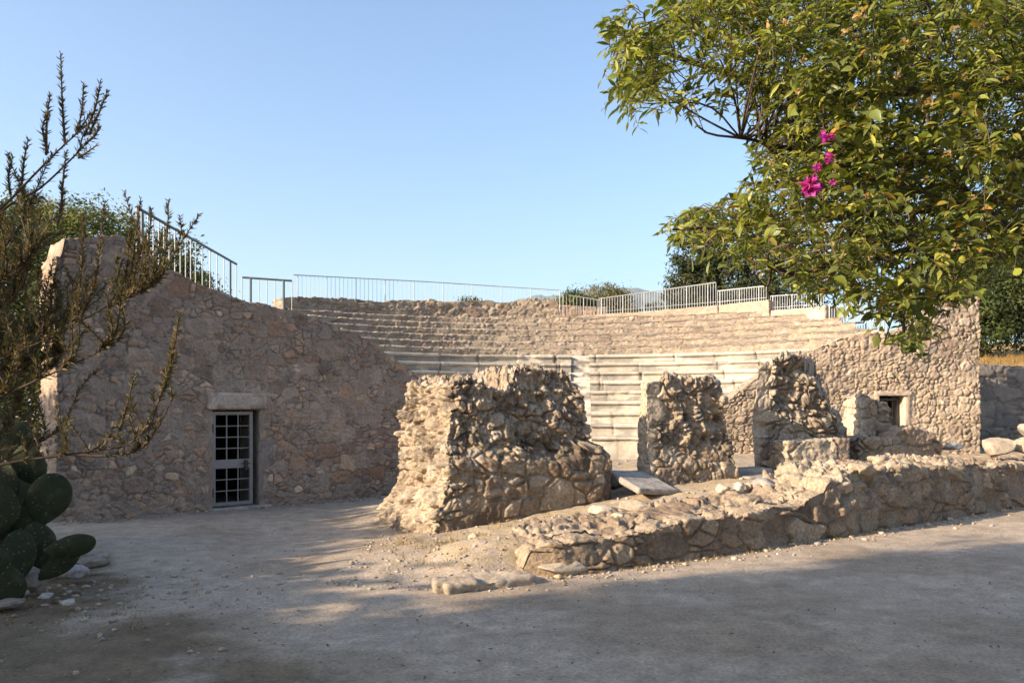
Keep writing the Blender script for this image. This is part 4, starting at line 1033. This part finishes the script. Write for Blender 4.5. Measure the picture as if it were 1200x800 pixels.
for k, (x, y, h_) in enumerate([(-9.5, -7, 10.5), (-2, -10, 11.5), (6.5, -8, 11)]):  # unseen trees added to screen off low sky light behind the viewer
    bl = [((x, y, h_ - 3.4), (3.4, 3.2, 3.2)), ((x - 2, y + .6, h_ - 5), (2.6, 2.4, 2.4)), ((x + 2.2, y - .4, h_ - 4.8), (2.6, 2.4, 2.4)), ((x + .4, y + 1.2, h_ - 6.6), (2.4, 2, 1.6))]
    tree('broadleaf_tree', ['big added tree outside the frame behind the viewer, to the left', 'big added tree outside the frame straight behind the viewer', 'big added tree outside the frame behind the viewer, to the right'][k], (x, y, 0), bl, 9000, .3, OAK, 351 + k, .3, 'tree', 'added trees screening off low sky', .2, .3)
tree('shrub', 'dark undergrowth at the left frame edge behind the cactus', (-6.1, 8.9, 0), [((-6.0, 8.9, .9), (.75, .6, .8)), ((-6.7, 8.8, 1.3), (.9, .7, .9)), ((-6.3, 9.2, 1.9), (.7, .6, .6))], 9000, .05, PINE, 361, .06, 'shrub')

# ------------------------------------------------------------------ dry grass
def tufts(name, pts, n, h, pal, seed, label):
    r = np.random.default_rng(seed); P, D, S, C = [], [], [], []
    for (x, y, z) in pts:
        m = r.integers(max(2, n // 2), n)
        p = np.array([x, y, z]) + r.normal(size=(m, 3)) * [.035, .035, 0]
        P.append(p); D.append(np.stack([r.normal(0, .5, m), r.normal(0, .5, m), np.ones(m)], 1)); S.append(h * r.uniform(.5, 1.3, m)); C.append(np.array(pal)[r.integers(len(pal), size=m)] * r.uniform(.7, 1.2, (m, 1)))
    P, D, S, C = map(np.concatenate, (P, D, S, C)); D = unit(D)
    sd_ = unit(np.cross(D, r.normal(size=D.shape))) * (.0035 + .012 * S[:, None])
    V = np.stack([P - sd_, P + sd_, P + D * S[:, None] + [0, 0, 0] + sd_ * .15, P + D * S[:, None] - sd_ * .15], 1).reshape(-1, 3)
    return tag(mk(name, V, np.arange(len(V)).reshape(-1, 4), M['far_leaf'], None, np.repeat(C, 4, 0), np.zeros(3)), label, 'grass', kind='stuff')
r = np.random.default_rng(77)
STRAW = [(.36, .27, .13), (.30, .22, .10), (.42, .33, .18), (.25, .20, .09)]
pts = []
for _ in range(170):
    u, v = r.uniform(455, 690), r.uniform(592, 668)
    if r.random() < .5: v = np.interp(u, [470, 520, 600, 715], [632, 634, 612, 592]) + abs(r.normal(0, 9))
    x, y = G(u, v, .1); pts.append((x, y, gzs(x, y) - .01))
for _ in range(60):
    q = r.uniform(-.3, kp.len * .55); P, T = kp.at(np.array([q])); d = -abs(r.normal(0, .05)) - .05
    x, y = P[0, 0] - T[0, 1] * d, P[0, 1] + T[0, 0] * d; pts.append((x, y, gzs(x, y) - .01))
tufts('dry_grass', pts, 14, .055, STRAW, 78, 'short straw-coloured grass round the foot of the largest pier')
pts = [(x, y, gzs(x, y) - .02) for x, y in zip(r.uniform(10.9, 20, 500), r.uniform(21.3, 24.5, 500))]
tufts('dry_grass', pts, 16, .2, [(.34, .20, .07), (.40, .25, .10), (.28, .18, .07), (.20, .16, .06)], 79, 'orange dry grass on the bank above the retaining wall')
pts = [(x, y, gzs(x, y) - .01) for x, y in zip(r.normal(-3.9, .7, 90), r.normal(7.0, .6, 90))]
tufts('dry_grass', pts, 10, .05, [(.20, .15, .08), (.26, .19, .10)], 80, 'brown litter and dry grass before the cactus')

# dry leaves and bits blown over the path
r = np.random.default_rng(81); n = 1500
lx = np.where(r.random(n) < .55, r.normal(-2.6, 1.7, n), r.uniform(-5, 6.5, n)); ly = np.where(r.random(n) < .55, r.normal(8.2, 2.4, n), r.uniform(4.4, 12.5, n))
ly = np.clip(ly, 4.2, 13); lz = np.array([gzs(a, b) for a, b in zip(lx, ly)]) + .006
V, F, C = cards(np.stack([lx, ly, lz], 1), np.stack([r.normal(0, .25, n), r.normal(0, .25, n), np.ones(n)], 1), r.uniform(.006, .022, n) , np.array([(.10, .075, .045), (.16, .115, .06), (.07, .06, .045), (.22, .17, .09)])[r.integers(4, size=n)], r)
tag(mk('leaf_litter', V, F, M['far_leaf'], None, C, np.zeros(3)), 'dry leaves and specks of litter scattered over the dusty path', 'litter', kind='stuff')

# ------------------------------------------------------------------ prickly pear and the stones under it
cac = empty('prickly_pear', (*G(30, 680), 0), 'dark prickly pear cactus with broad pads at the lower left', 'cactus')
def pad(u, v, Y, h, w, tilt, yaw, nm='pad', seed=0, th=.030):
    V, F = ico(4); V = V.copy()
    z = V[:, 2]; wd = 1 - .38 * np.clip(-z + .15, 0, 1.15) ** 1.4
    V = np.stack([V[:, 0] * w * .5 * wd, V[:, 1] * th * (1 - .3 * V[:, 0] ** 2), z * h * .5], 1)
    V += (fbm(V * 9 + seed, 3, seed)[:, None] - .5) * .018
    V[:, 1] += .12 * V[:, 0] ** 2 / w + .05 * (V[:, 2] / h) ** 2
    V = np.array([(Matrix.Rotation(yaw, 3, 'Z') @ Matrix.Rotation(tilt, 3, 'Y') @ Vector(p))[:] for p in V]) + PT(u, v, Y)
    c = np.array([.030, .034, .014]) * (.75 + .5 * fbm(V * 5, 4, seed + 1))[:, None]
    o = mk(nm, V, F, M['cactus'], cac, c)
    # areoles with short pale spines
    return o
pads = [(57, 585, 7.3, .48, .36, .32, .6), (10, 620, 7.2, .52, .40, -.1, .1), (30, 605, 7.5, .44, .30, .5, -.7), (82, 640, 7.1, .42, .20, 1.38, .3), (20, 655, 7.0, .5, .36, .2, 1.1), (46, 640, 7.25, .44, .32, -.25, .9), (2, 572, 7.4, .5, .38, -.2, -.2),
        (-8, 600, 7.0, .5, .4, .1, .4), (33, 545, 7.6, .3, .40, 1.2, .3), (-20, 640, 7.1, .6, .44, .3, .2), (20, 520, 8.0, .46, .38, -.3, .4), (5, 690, 6.9, .4, .34, .1, .3), (70, 660, 7.2, .4, .2, .9, .6),
        (-40, 560, 7.6, .6, .44, .1, .4), (-10, 510, 8.1, .5, .4, .3, .2), (30, 580, 7.9, .5, .4, .1, 1.3)]
for k, q in enumerate(pads): pad(*q, seed=400 + k)
x, y = G(42, 690)
V, F = tube(np.array([[x - .3, y + .3, -.1], [x - .32, y + .35, .25], [x - .3, y + .4, .55]]), [.10, .09, .07], 10); mk('stem', V, F, M['bark'], cac)
stone('cut_stump', 35, 690, 7.35, 62, 34, 420, (.30, .26, .22), 'grey cut stump with a flat top under the cactus', .8, .2, .6, 'stump')
for k, (u, v, Y, w_, h_, c, lb) in enumerate([(88, 676, 7.9, 34, 16, (.34, .30, .28), 'grey stone right of the flat stump'), (108, 664, 8.3, 40, 14, (.26, .22, .18), 'brown stone at the tip of the lowest cactus pad'),
        (72, 650, 8.6, 30, 24, (.38, .34, .31), 'pale stone against the corner of the shaded wall'), (54, 702, 7.0, 20, 9, (.40, .36, .33), 'small pale stone in front of the flat stump'), (80, 709, 6.8, 24, 9, (.42, .38, .34), 'nearest pale stone before the cactus'),
        (28, 697, 7.0, 13, 10, (.40, .37, .34), 'little white stone left of the nearest pale one'), (66, 668, 8.1, 26, 14, (.28, .25, .22), 'dark stone behind the flat stump'), (8, 712, 6.8, 40, 12, (.24, .19, .15), 'brown stone at the left frame edge below the cactus'), (120, 655, 8.6, 20, 9, (.33, .28, .24), 'lone small stone between cactus and path')]):
    stone('rubble_stone', u, v, Y, w_, h_, 430 + k, c, lb, .8, .5 * k, .1)
x, y = -10.2, 17.8
for k in range(2):
    o = stone_boxes('stone_step', [((x - .2, y + .5 * k, .1 + .16 * k), (1.4, .3, .09), .1)], .06, 450 + k, (.44, .36, .26), None, .02); tag(o, ['lower', 'upper'][k] + ' sunlit stone step glimpsed left of the shaded wall', 'step')

# ------------------------------------------------------------------ rosemary at the left frame edge
r = np.random.default_rng(55)
ros = empty('rosemary_bush', (-2.6, 2.6, 0), 'tall rosemary bush with needle-leaved sprigs at the left frame edge', 'bush')
wood, NP, ND, NS, NC = [], [], [], [], []
def needles(path, dens, ln, dead=0., warm=.5):
    seg = np.linalg.norm(np.diff(path, axis=0), axis=1).sum(); m = int(seg * dens)
    t = np.sort(r.random(m)) * (len(path) - 1.001); i = t.astype(int); f = (t - i)[:, None]
    p = path[i] * (1 - f) + path[i + 1] * f; T = unit(path[i + 1] - path[i])
    rad = unit(np.cross(T, r.normal(size=(m, 3)))); d = unit(T * r.uniform(.5, 1.6, (m, 1)) + rad)
    NP.append(p); ND.append(d); NS.append(ln * r.uniform(.55, 1.25, m) * (1 - .45 * (t / (len(path) - 1)) ** 3))
    pal = np.array([(.095, .08, .04), (.14, .11, .052), (.08, .072, .036), (.21, .15, .075), (.24, .16, .095)])
    NC.append(pal[r.choice(5, m, p=[.33, .27, .22, .1, .08])] * r.uniform(.7, 1.3, (m, 1)))
def ppath(px, Y0, Y1, n=24):
    Ys = np.linspace(Y0, Y1, len(px)); return spline([PT(u, v, Y) for (u, v), Y in zip(px, Ys)], n)
def branch(px, Y0, Y1, sprigs, rad=.0045, ln=.024, dens=260, base_bare=.35, up=(.12, .0, 1.), slen=(.10, .24)):
    P = ppath(px, Y0, Y1, 40); wood.append(tube_q(P, np.linspace(rad, rad * .35, 40), 5))
    needles(P[int(40 * base_bare):], dens * .9, ln)
    for k in range(sprigs):
        i = int(r.uniform(.12, .99) * 39); L = r.uniform(*slen)
        dr = unit(np.array(up) + r.normal(size=3) * [.33, .45, .15]); a = P[i]; T = unit(P[min(i + 1, 39)] - P[i - 1])
        Q = spline([a, a + (T * .5 + dr * .5) * L * .35, a + dr * L * .7 + T * L * .12, a + dr * L + T * L * .12 + r.normal(size=3) * .012], 12)
        wood.append(tube_q(Q, np.linspace(.0026, .0012, 12), 4)); needles(Q, dens * 1.9, ln)
def sprig(px, Y0, Y1, dens=300, ln=.022, bare=.0):
    P = ppath(px, Y0, Y1, 22); wood.append(tube_q(P, np.linspace(.004, .0013, 22), 5)); needles(P[int(22 * bare):], dens * 1.8, ln)
# the high branch against the sky
branch([(-60, 330), (0, 250), (45, 222), (80, 190), (104, 165), (118, 150)], 2.5, 2.4, 2, .0042, .022, 240, .3, slen=(.05, .12))
branch([(-40, 280), (10, 236), (40, 205), (70, 175), (98, 150), (114, 140)], 2.4, 2.42, 1, .0042, .022, 240, .2, slen=(.05, .12))
for px in ([(76, 168), (73, 120), (71, 62)], [(90, 158), (96, 128), (98, 98)], [(98, 160), (112, 125), (118, 94)], [(104, 158), (117, 130), (126, 106)], [(54, 182), (55, 140), (59, 110)], [(56, 180), (50, 150), (58, 130)], [(25, 222), (28, 190), (33, 163)], [(12, 228), (10, 205), (15, 183)], [(72, 245), (74, 210), (78, 178)], [(68, 262), (72, 235), (72, 215)], [(100, 168), (112, 158), (116, 146)], [(92, 185), (100, 180), (114, 170)]):
    sprig(px, 2.42, 2.38, 330)
# middle branches
branch([(-60, 460), (0, 422), (60, 395), (120, 362), (160, 345), (186, 330)], 2.3, 2.25, 16, .0042, .023, 300, .3, slen=(.10, .26))
branch([(-60, 440), (0, 408), (50, 385), (95, 360), (128, 330)], 2.6, 2.5, 14, .0042, .023, 280, .3)
for px in ([(150, 352), (156, 300), (165, 232)], [(165, 345), (172, 300), (178, 245)], [(140, 358), (148, 320), (152, 268)], [(172, 338), (183, 305), (190, 270)], [(95, 372), (112, 325), (123, 236)], [(85, 378), (95, 320), (98, 252)], [(160, 345), (176, 325), (188, 320)], [(152, 350), (160, 310), (168, 285)]):
    sprig(px, 2.28, 2.3, 480)
branch([(-60, 500), (0, 466), (60, 438), (110, 415), (140, 398)], 2.2, 2.2, 16, .0042, .024, 300, .25)
branch([(-60, 570), (0, 545), (60, 535), (110, 528), (150, 520), (176, 498), (186, 468), (205, 420)], 2.15, 2.1, 14, .0042, .022, 230, .4, slen=(.06, .15))
sprig([(186, 470), (200, 425), (211, 366)], 2.1, 2.08, 520)
sprig([(140, 505), (150, 470), (158, 436)], 2.12, 2.12, 300)
branch([(80, 532), (130, 534), (165, 525), (185, 500), (204, 462)], 2.2, 2.12, 8, .0042, .02, 240, .2, slen=(.05, .1))
for k in range(12):                                        # the dense heart of the bush, mostly at the frame edge
    v0 = r.uniform(310, 560); u1 = r.uniform(10, 95); v1 = v0 - r.uniform(20, 90); Y = r.uniform(2.1, 2.9)
    branch([(-90, v0 + 30), (-30, v0 + 8), (u1 * .5, (v0 + v1) / 2), (u1, v1)], Y, Y - .1, 12, .006, .024, 300, .1, slen=(.08, .24))
for k in range(10):
    P = spline([np.array([-2.6 + r.normal() * .1, 2.6 + r.normal() * .1, -.05]), np.array([-2.45 + r.normal() * .15, 2.55 + r.normal() * .15, .6]), PT(-70, r.uniform(330, 560), r.uniform(2.2, 2.7))], 16)
    wood.append(tube_q(P, np.linspace(.016, .007, 16), 6))
V, F = join(wood); mk('branches', V, F, M['bark'], ros)
NP, ND, NS, NC = map(np.concatenate, (NP, ND, NS, NC))
sw = unit(np.cross(ND, r.normal(size=ND.shape))) * .0017
tip = NP + ND * NS[:, None] + [0, 0, .0]; mid = NP + ND * NS[:, None] * .5
V = np.stack([NP - sw * .5, NP + sw * .5, mid + sw, tip, mid - sw], 1).reshape(-1, 3)
b5_ = np.arange(len(NP)) * 5
F = np.concatenate([np.stack([b5_, b5_ + 1, b5_ + 2, b5_ + 4], 1), np.stack([b5_ + 4, b5_ + 2, b5_ + 3, b5_ + 3], 1)])
F3 = np.concatenate([np.stack([b5_, b5_ + 1, b5_ + 2], 1), np.stack([b5_, b5_ + 2, b5_ + 4], 1), np.stack([b5_ + 4, b5_ + 2, b5_ + 3], 1)])
mk('foliage', V, F3, M['needle'], ros, np.repeat(NC, 5, 0))

# ------------------------------------------------------------------ the big tree on the right with a bougainvillea in it
r = np.random.default_rng(99)
POLY = np.array([(706, 22), (716, 60), (720, 92), (742, 138), (758, 112), (790, 118), (832, 140), (868, 160), (890, 182), (884, 214), (862, 236), (832, 238), (806, 256), (776, 268), (792, 284), (838, 286), (872, 300), (905, 312), (930, 328), (955, 336), (990, 346), (1025, 366), (1052, 396), (1072, 402), (1092, 394), (1098, 362), (1132, 350), (1150, 318), (1200, 300), (1270, 290), (1420, 260), (1420, -60), (880, -60), (800, -30), (770, 8), (748, 30), (728, 14)], float)
def inpoly(u, v):
    x0, y0 = POLY[:, 0], POLY[:, 1]; x1, y1 = np.roll(x0, -1), np.roll(y0, -1)
    c = ((y0 > v) != (y1 > v)) & (u < (x1 - x0) * (v - y0) / (y1 - y0 + 1e-9) + x0)
    return c.sum() % 2 == 1
tre = empty('broadleaf_tree', (4.3, 4.9, 0), 'large leafy tree overhanging the upper right, its twigs against the sky', 'tree')
vine = empty('bougainvillea', (4.0, 4.3, 0), 'bougainvillea with magenta flowers climbing through the tree at the upper right', 'vine')
limbs = []
TR = np.array([4.3, 4.9, 0])
limbs.append(tube_q(spline([TR + [0, 0, -.2], TR + [.05, 0, 1], TR + [-.1, -.05, 2.1], TR + [-.3, -.1, 3.2], TR + [-.5, -.1, 4.6]], 24), np.linspace(.16, .07, 24), 10))
LP = []
for px, Y0, Y1, rd in [([(1320, 140), (1200, 100), (1120, 98), (1040, 108), (960, 120), (880, 95), (800, 70), (730, 40)], 4.6, 4.0, .04), ([(1320, 250), (1200, 236), (1100, 246), (1010, 250), (930, 262), (850, 262), (790, 268)], 4.6, 3.7, .03),
                       ([(1320, 60), (1200, 20), (1080, 30), (980, 20), (880, 15), (780, 25)], 4.8, 4.3, .035), ([(1320, 330), (1200, 290), (1110, 300), (1050, 330), (1060, 380)], 4.3, 3.6, .022), ([(1300, 200), (1200, 165), (1110, 180), (1020, 190), (930, 175), (870, 160)], 4.4, 3.6, .026),
                       ([(1320, -20), (1180, -60), (1020, -40), (900, -20), (800, 10)], 4.4, 3.9, .03), ([(1320, 300), (1180, 270), (1040, 300), (940, 320), (900, 312)], 4.2, 3.4, .02)]:
    P = ppath(px, Y0, Y1, 40); P += (fbm(P * 5, 3, 7)[:, None] - .5) * .08
    zt = max(1.5, P[0][2] - .45); tk = TR + np.array([np.interp(zt, [0, 1, 2.1, 3.2, 4.6], [0, .05, -.1, -.3, -.5]), -.07, zt])
    P = np.vstack([spline([tk, tk * .5 + P[0] * .5 + [0, 0, .03], P[0]], 9)[:-1], P])
    limbs.append(tube_q(P, np.linspace(rd * 1.25, .006, len(P)), 7)); LP.append(P)
LP = np.concatenate(LP)
tw, LPz, LD, LU, LS, LC = [], [], [], [], [], []
GRN = np.array([(.075, .10, .024), (.10, .125, .03), (.14, .16, .036), (.06, .08, .024), (.19, .20, .05), (.085, .105, .035)]) * np.array([1.68, 1.58, 1.3])
YEL = np.array([(.30, .24, .05), (.38, .22, .05), (.24, .22, .06)])
def twig(a, d, L, n, leaf, store, yel, droop=.12, ang=.9):
    e = a + d * L; Q = spline([a, a + d * L * .5 + r.normal(size=3) * .02 + [0, 0, .02], e + [0, 0, -droop * L]], 9)
    store[0].append(tube_q(Q, np.linspace(.0026, .0009, 9), 4))
    t = np.linspace(.12, 1, n) * 7.99; i = np.minimum(t.astype(int), 7); f = (t - i)[:, None]
    p = Q[i] * (1 - f) + Q[i + 1] * f; T = unit(Q[i + 1] - Q[i])
    s = unit(np.cross(T, [0, 0, 1.])) * np.where(np.arange(n) % 2 == 0, 1, -1)[:, None] + r.normal(size=(n, 3)) * .45
    store[1].append(p); store[2].append(unit(T * r.uniform(.3, 1.1, (n, 1)) + s * ang + [0, 0, -.15])); store[3].append(unit(r.normal(size=(n, 3)) * .55 + [0, -.15, 1.])); store[4].append(leaf * r.uniform(.6, 1.25, n))
    c = GRN[r.integers(len(GRN), size=n)] * r.uniform(.75, 1.25, (n, 1)) * r.uniform(.8, 1.25)
    y = r.random(n) < yel; c[y] = YEL[r.integers(3, size=y.sum())]
    store[5].append(c)
A1 = (tw, LPz, LD, LU, LS, LC); tw2 = []; A2 = (tw2, [], [], [], [], [])
cnt = 0
while cnt < 3750:
    u, v = r.uniform(700, 1420), r.uniform(-60, 410)
    if u > 1250 and r.random() < .5: continue
    if not inpoly(u, v): continue
    Y = r.uniform(3.0, 5.2) if u > 900 else r.uniform(3.3, 4.6)
    edge_ = u < 900 and v < 200
    # open pockets where the sky shows between the boughs
    gap = fbm(np.array([[u / 62., v / 62., Y * .35]]), 3, 17)[0]
    keep = 1. if u > 930 else (.95 if gap > .45 else .12)
    if u > 930 and gap < .43: keep = .5
    if edge_ and v > 95 and u > 745 and r.random() < .35: continue
    if r.random() > keep: continue
    if u > 1000 and r.random() < .35: Y += 1.3
    a = PT(u, v, Y)
    k = np.argmin(((LP - a) ** 2).sum(1) + np.where(LP[:, 0] < a[0] - .02, .5, 0)); d0 = unit(a - LP[k])
    d = unit(d0 * .5 + np.array([-.55, -.15, .05]) + r.normal(size=3) * .5)
    L = r.uniform(.16, .34)
    if u < 800 or (v > 330): L *= .75
    st_ = a - d * L * .7
    if r.random() < .2 and np.linalg.norm(LP[k] - st_) < .45: limbs.append(tube_q(spline([LP[k], (LP[k] + st_) / 2 + r.normal(size=3) * .04, st_], 8), np.linspace(.006, .003, 8), 4))
    vinep = .10 + .55 * sst(np.array(u), 900, 1000) * sst(np.array(v), 20, 120) * (Y < 4.1)
    if r.random() < vinep: twig(st_, d, L, r.integers(8, 13), .052, A2, .10, .25, .8)
    else: twig(st_, d, L, r.integers(11, 19), .059, A1, .04, .15)
    cnt += 1
V, F = join(limbs); mk('trunk', V, F, M['bark'], tre)
V, F = join(tw); tag(mk('twigs', V, F, M['bark'], tre), kind='stuff')
S1 = [np.concatenate(q) for q in A1[1:]]
V, F, C = place_leaves(leaf_shape('lance'), *S1[:3], S1[3], S1[4]); mk('crown', V, F, M['leaf'], tre, C)
S2 = [np.concatenate(q) for q in A2[1:]]
V, F, C = place_leaves(leaf_shape('ovate'), *S2[:3], S2[3], S2[4]); mk('foliage', V, F, M['leaf'], vine, C)
P = ppath([(1300, 700), (1290, 420), (1240, 300), (1160, 250), (1095, 170), (1088, 90), (1092, 30), (1075, -40)], 4.0, 3.3, 50); tw2.append(tube_q(P, np.linspace(.014, .005, 50), 6))
P = ppath([(1160, 250), (1080, 225), (1010, 215), (955, 215)], 3.6, 3.2, 30); tw2.append(tube_q(P, np.linspace(.006, .002, 30), 5))
ST = tw2[-2:]; V, F = join(tw2[:-2]); tag(mk('twigs', V, F, M['bark'], vine), kind='stuff')
for V, F in ST: mk('stem', V, F, M['bark'], vine)
def bloom(name, u, v, Y, px, n, pal, seed):
    r_ = np.random.default_rng(seed); c = PT(u, v, Y); R_ = px * Y / F0 * .5
    d = unit(r_.normal(size=(n, 3)) + [0, -.25, .1]); p = c + d * R_ * r_.uniform(.1, .5, (n, 1))
    V, F, C = place_leaves(leaf_shape('petal'), p, unit(d + r_.normal(size=(n, 3)) * .4), unit(d + r_.normal(size=(n, 3)) * .3 + [0, 0, .4]), R_ * r_.uniform(.45, 1.0, n), np.array(pal)[r_.integers(len(pal), size=n)] * r_.uniform(.8, 1.2, (n, 1)))
    mk(name, V, F, M['petal'], vine, C)
MAG = [(.44, .03, .36), (.34, .02, .28), (.58, .10, .48)]
for k, (u, v, px) in enumerate([(951, 218, 30), (972, 185, 16), (969, 160, 19), (958, 196, 12), (976, 214, 9)]): bloom('flower', u, v, 2.95, px * .85, 70 if px > 20 else 34, MAG, 500 + k)
DRY = [(.46, .34, .20), (.52, .40, .26), (.40, .27, .14)]
for k, (u, v, px) in enumerate([(1010, 16, 20), (992, 36, 16), (1003, 44, 12), (1082, 120, 20), (973, 56, 12), (1118, 35, 11), (936, 107, 10), (1062, 52, 14), (1000, 125, 12), (982, 200, 11), (1110, 180, 11), (1018, 300, 10), (1112, 352, 18), (1150, 160, 11), (890, 60, 9), (920, 28, 10), (1050, 90, 9), (1130, 90, 10), (1085, 210, 9), (1040, 160, 10), (1165, 70, 9), (1140, 230, 10), (985, 250, 8), (960, 290, 9), (1070, 300, 9), (1120, 290, 10), (940, 70, 9), (1030, 240, 8), (1190, 190, 10), (905, 190, 8)]): bloom('dried_bracts', u, v, 3.0 + .05 * (k % 5), px, 16, DRY, 520 + k)
EXPO = 1.32; HAZE = .5e-4
# ================================================================== LIGHT, SKY, CAMERA
SUN_EL = R(23.0); sd = np.array([-.899, -.438]); sd /= np.linalg.norm(sd)
su = bpy.data.lights.new('sun', 'SUN'); su.energy = 5.0; su.angle = R(.55); su.color = (1.0, .80, .58)
so = bpy.data.objects.new('sun', su); COL.objects.link(so)
so.rotation_euler = Vector((-sd[0] * math.cos(SUN_EL), -sd[1] * math.cos(SUN_EL), -math.sin(SUN_EL))).to_track_quat('-Z', 'Y').to_euler()
w = bpy.data.worlds.new('World'); scene.world = w; w.use_nodes = True
nt = w.node_tree; bg = nt.nodes['Background']
sky = nt.nodes.new('ShaderNodeTexSky'); sky.sky_type = 'NISHITA'; sky.sun_disc = False
sky.sun_elevation = SUN_EL; sky.sun_rotation = math.atan2(sd[0], sd[1]) % (2 * math.pi)
sky.air_density = 1.0; sky.dust_density = 2.0; sky.ozone_density = 3.0; sky.altitude = 20
nt.links.new(sky.outputs[0], bg.inputs[0]); bg.inputs[1].default_value = .123
cd = bpy.data.cameras.new('camera'); co = bpy.data.objects.new('camera', cd); COL.objects.link(co)
co.location = (0, 0, CH); co.rotation_euler = (R(90), 0, 0)
cd.sensor_width = 36; cd.lens = 36 * F0 / 1200; cd.shift_y = (HY - 400) / 1200; cd.clip_start = .05; cd.clip_end = 30000
scene.camera = co
scene.render.engine = 'CYCLES'
scene.view_settings.view_transform = 'Standard'; scene.view_settings.look = 'None'; scene.view_settings.gamma = 1; scene.view_settings.exposure = EXPO
scene.cycles.max_bounces = 6; scene.cycles.transparent_max_bounces = 6

# hazy air over the plain: one closed box of thin even haze round the camera, the ground and the far ridge
V, F = boxes([((0, 0, 640), (9600, 9600, 700), 0)])
hz = mk('haze', V, F, None, None, None, np.zeros(3), smooth=False); tag(hz, 'thin afternoon haze over the whole place', 'haze', kind='stuff')
m = bpy.data.materials.new('haze air'); m.use_nodes = True; nt = m.node_tree; nt.nodes.clear()
ou = nt.nodes.new('ShaderNodeOutputMaterial'); vo = nt.nodes.new('ShaderNodeVolumePrincipled')
vo.inputs['Color'].default_value = (.70, .87, 1.0, 1); vo.inputs['Density'].default_value = HAZE; vo.inputs['Anisotropy'].default_value = .2
nt.links.new(vo.outputs[0], ou.inputs['Volume']); hz.data.materials.append(m)
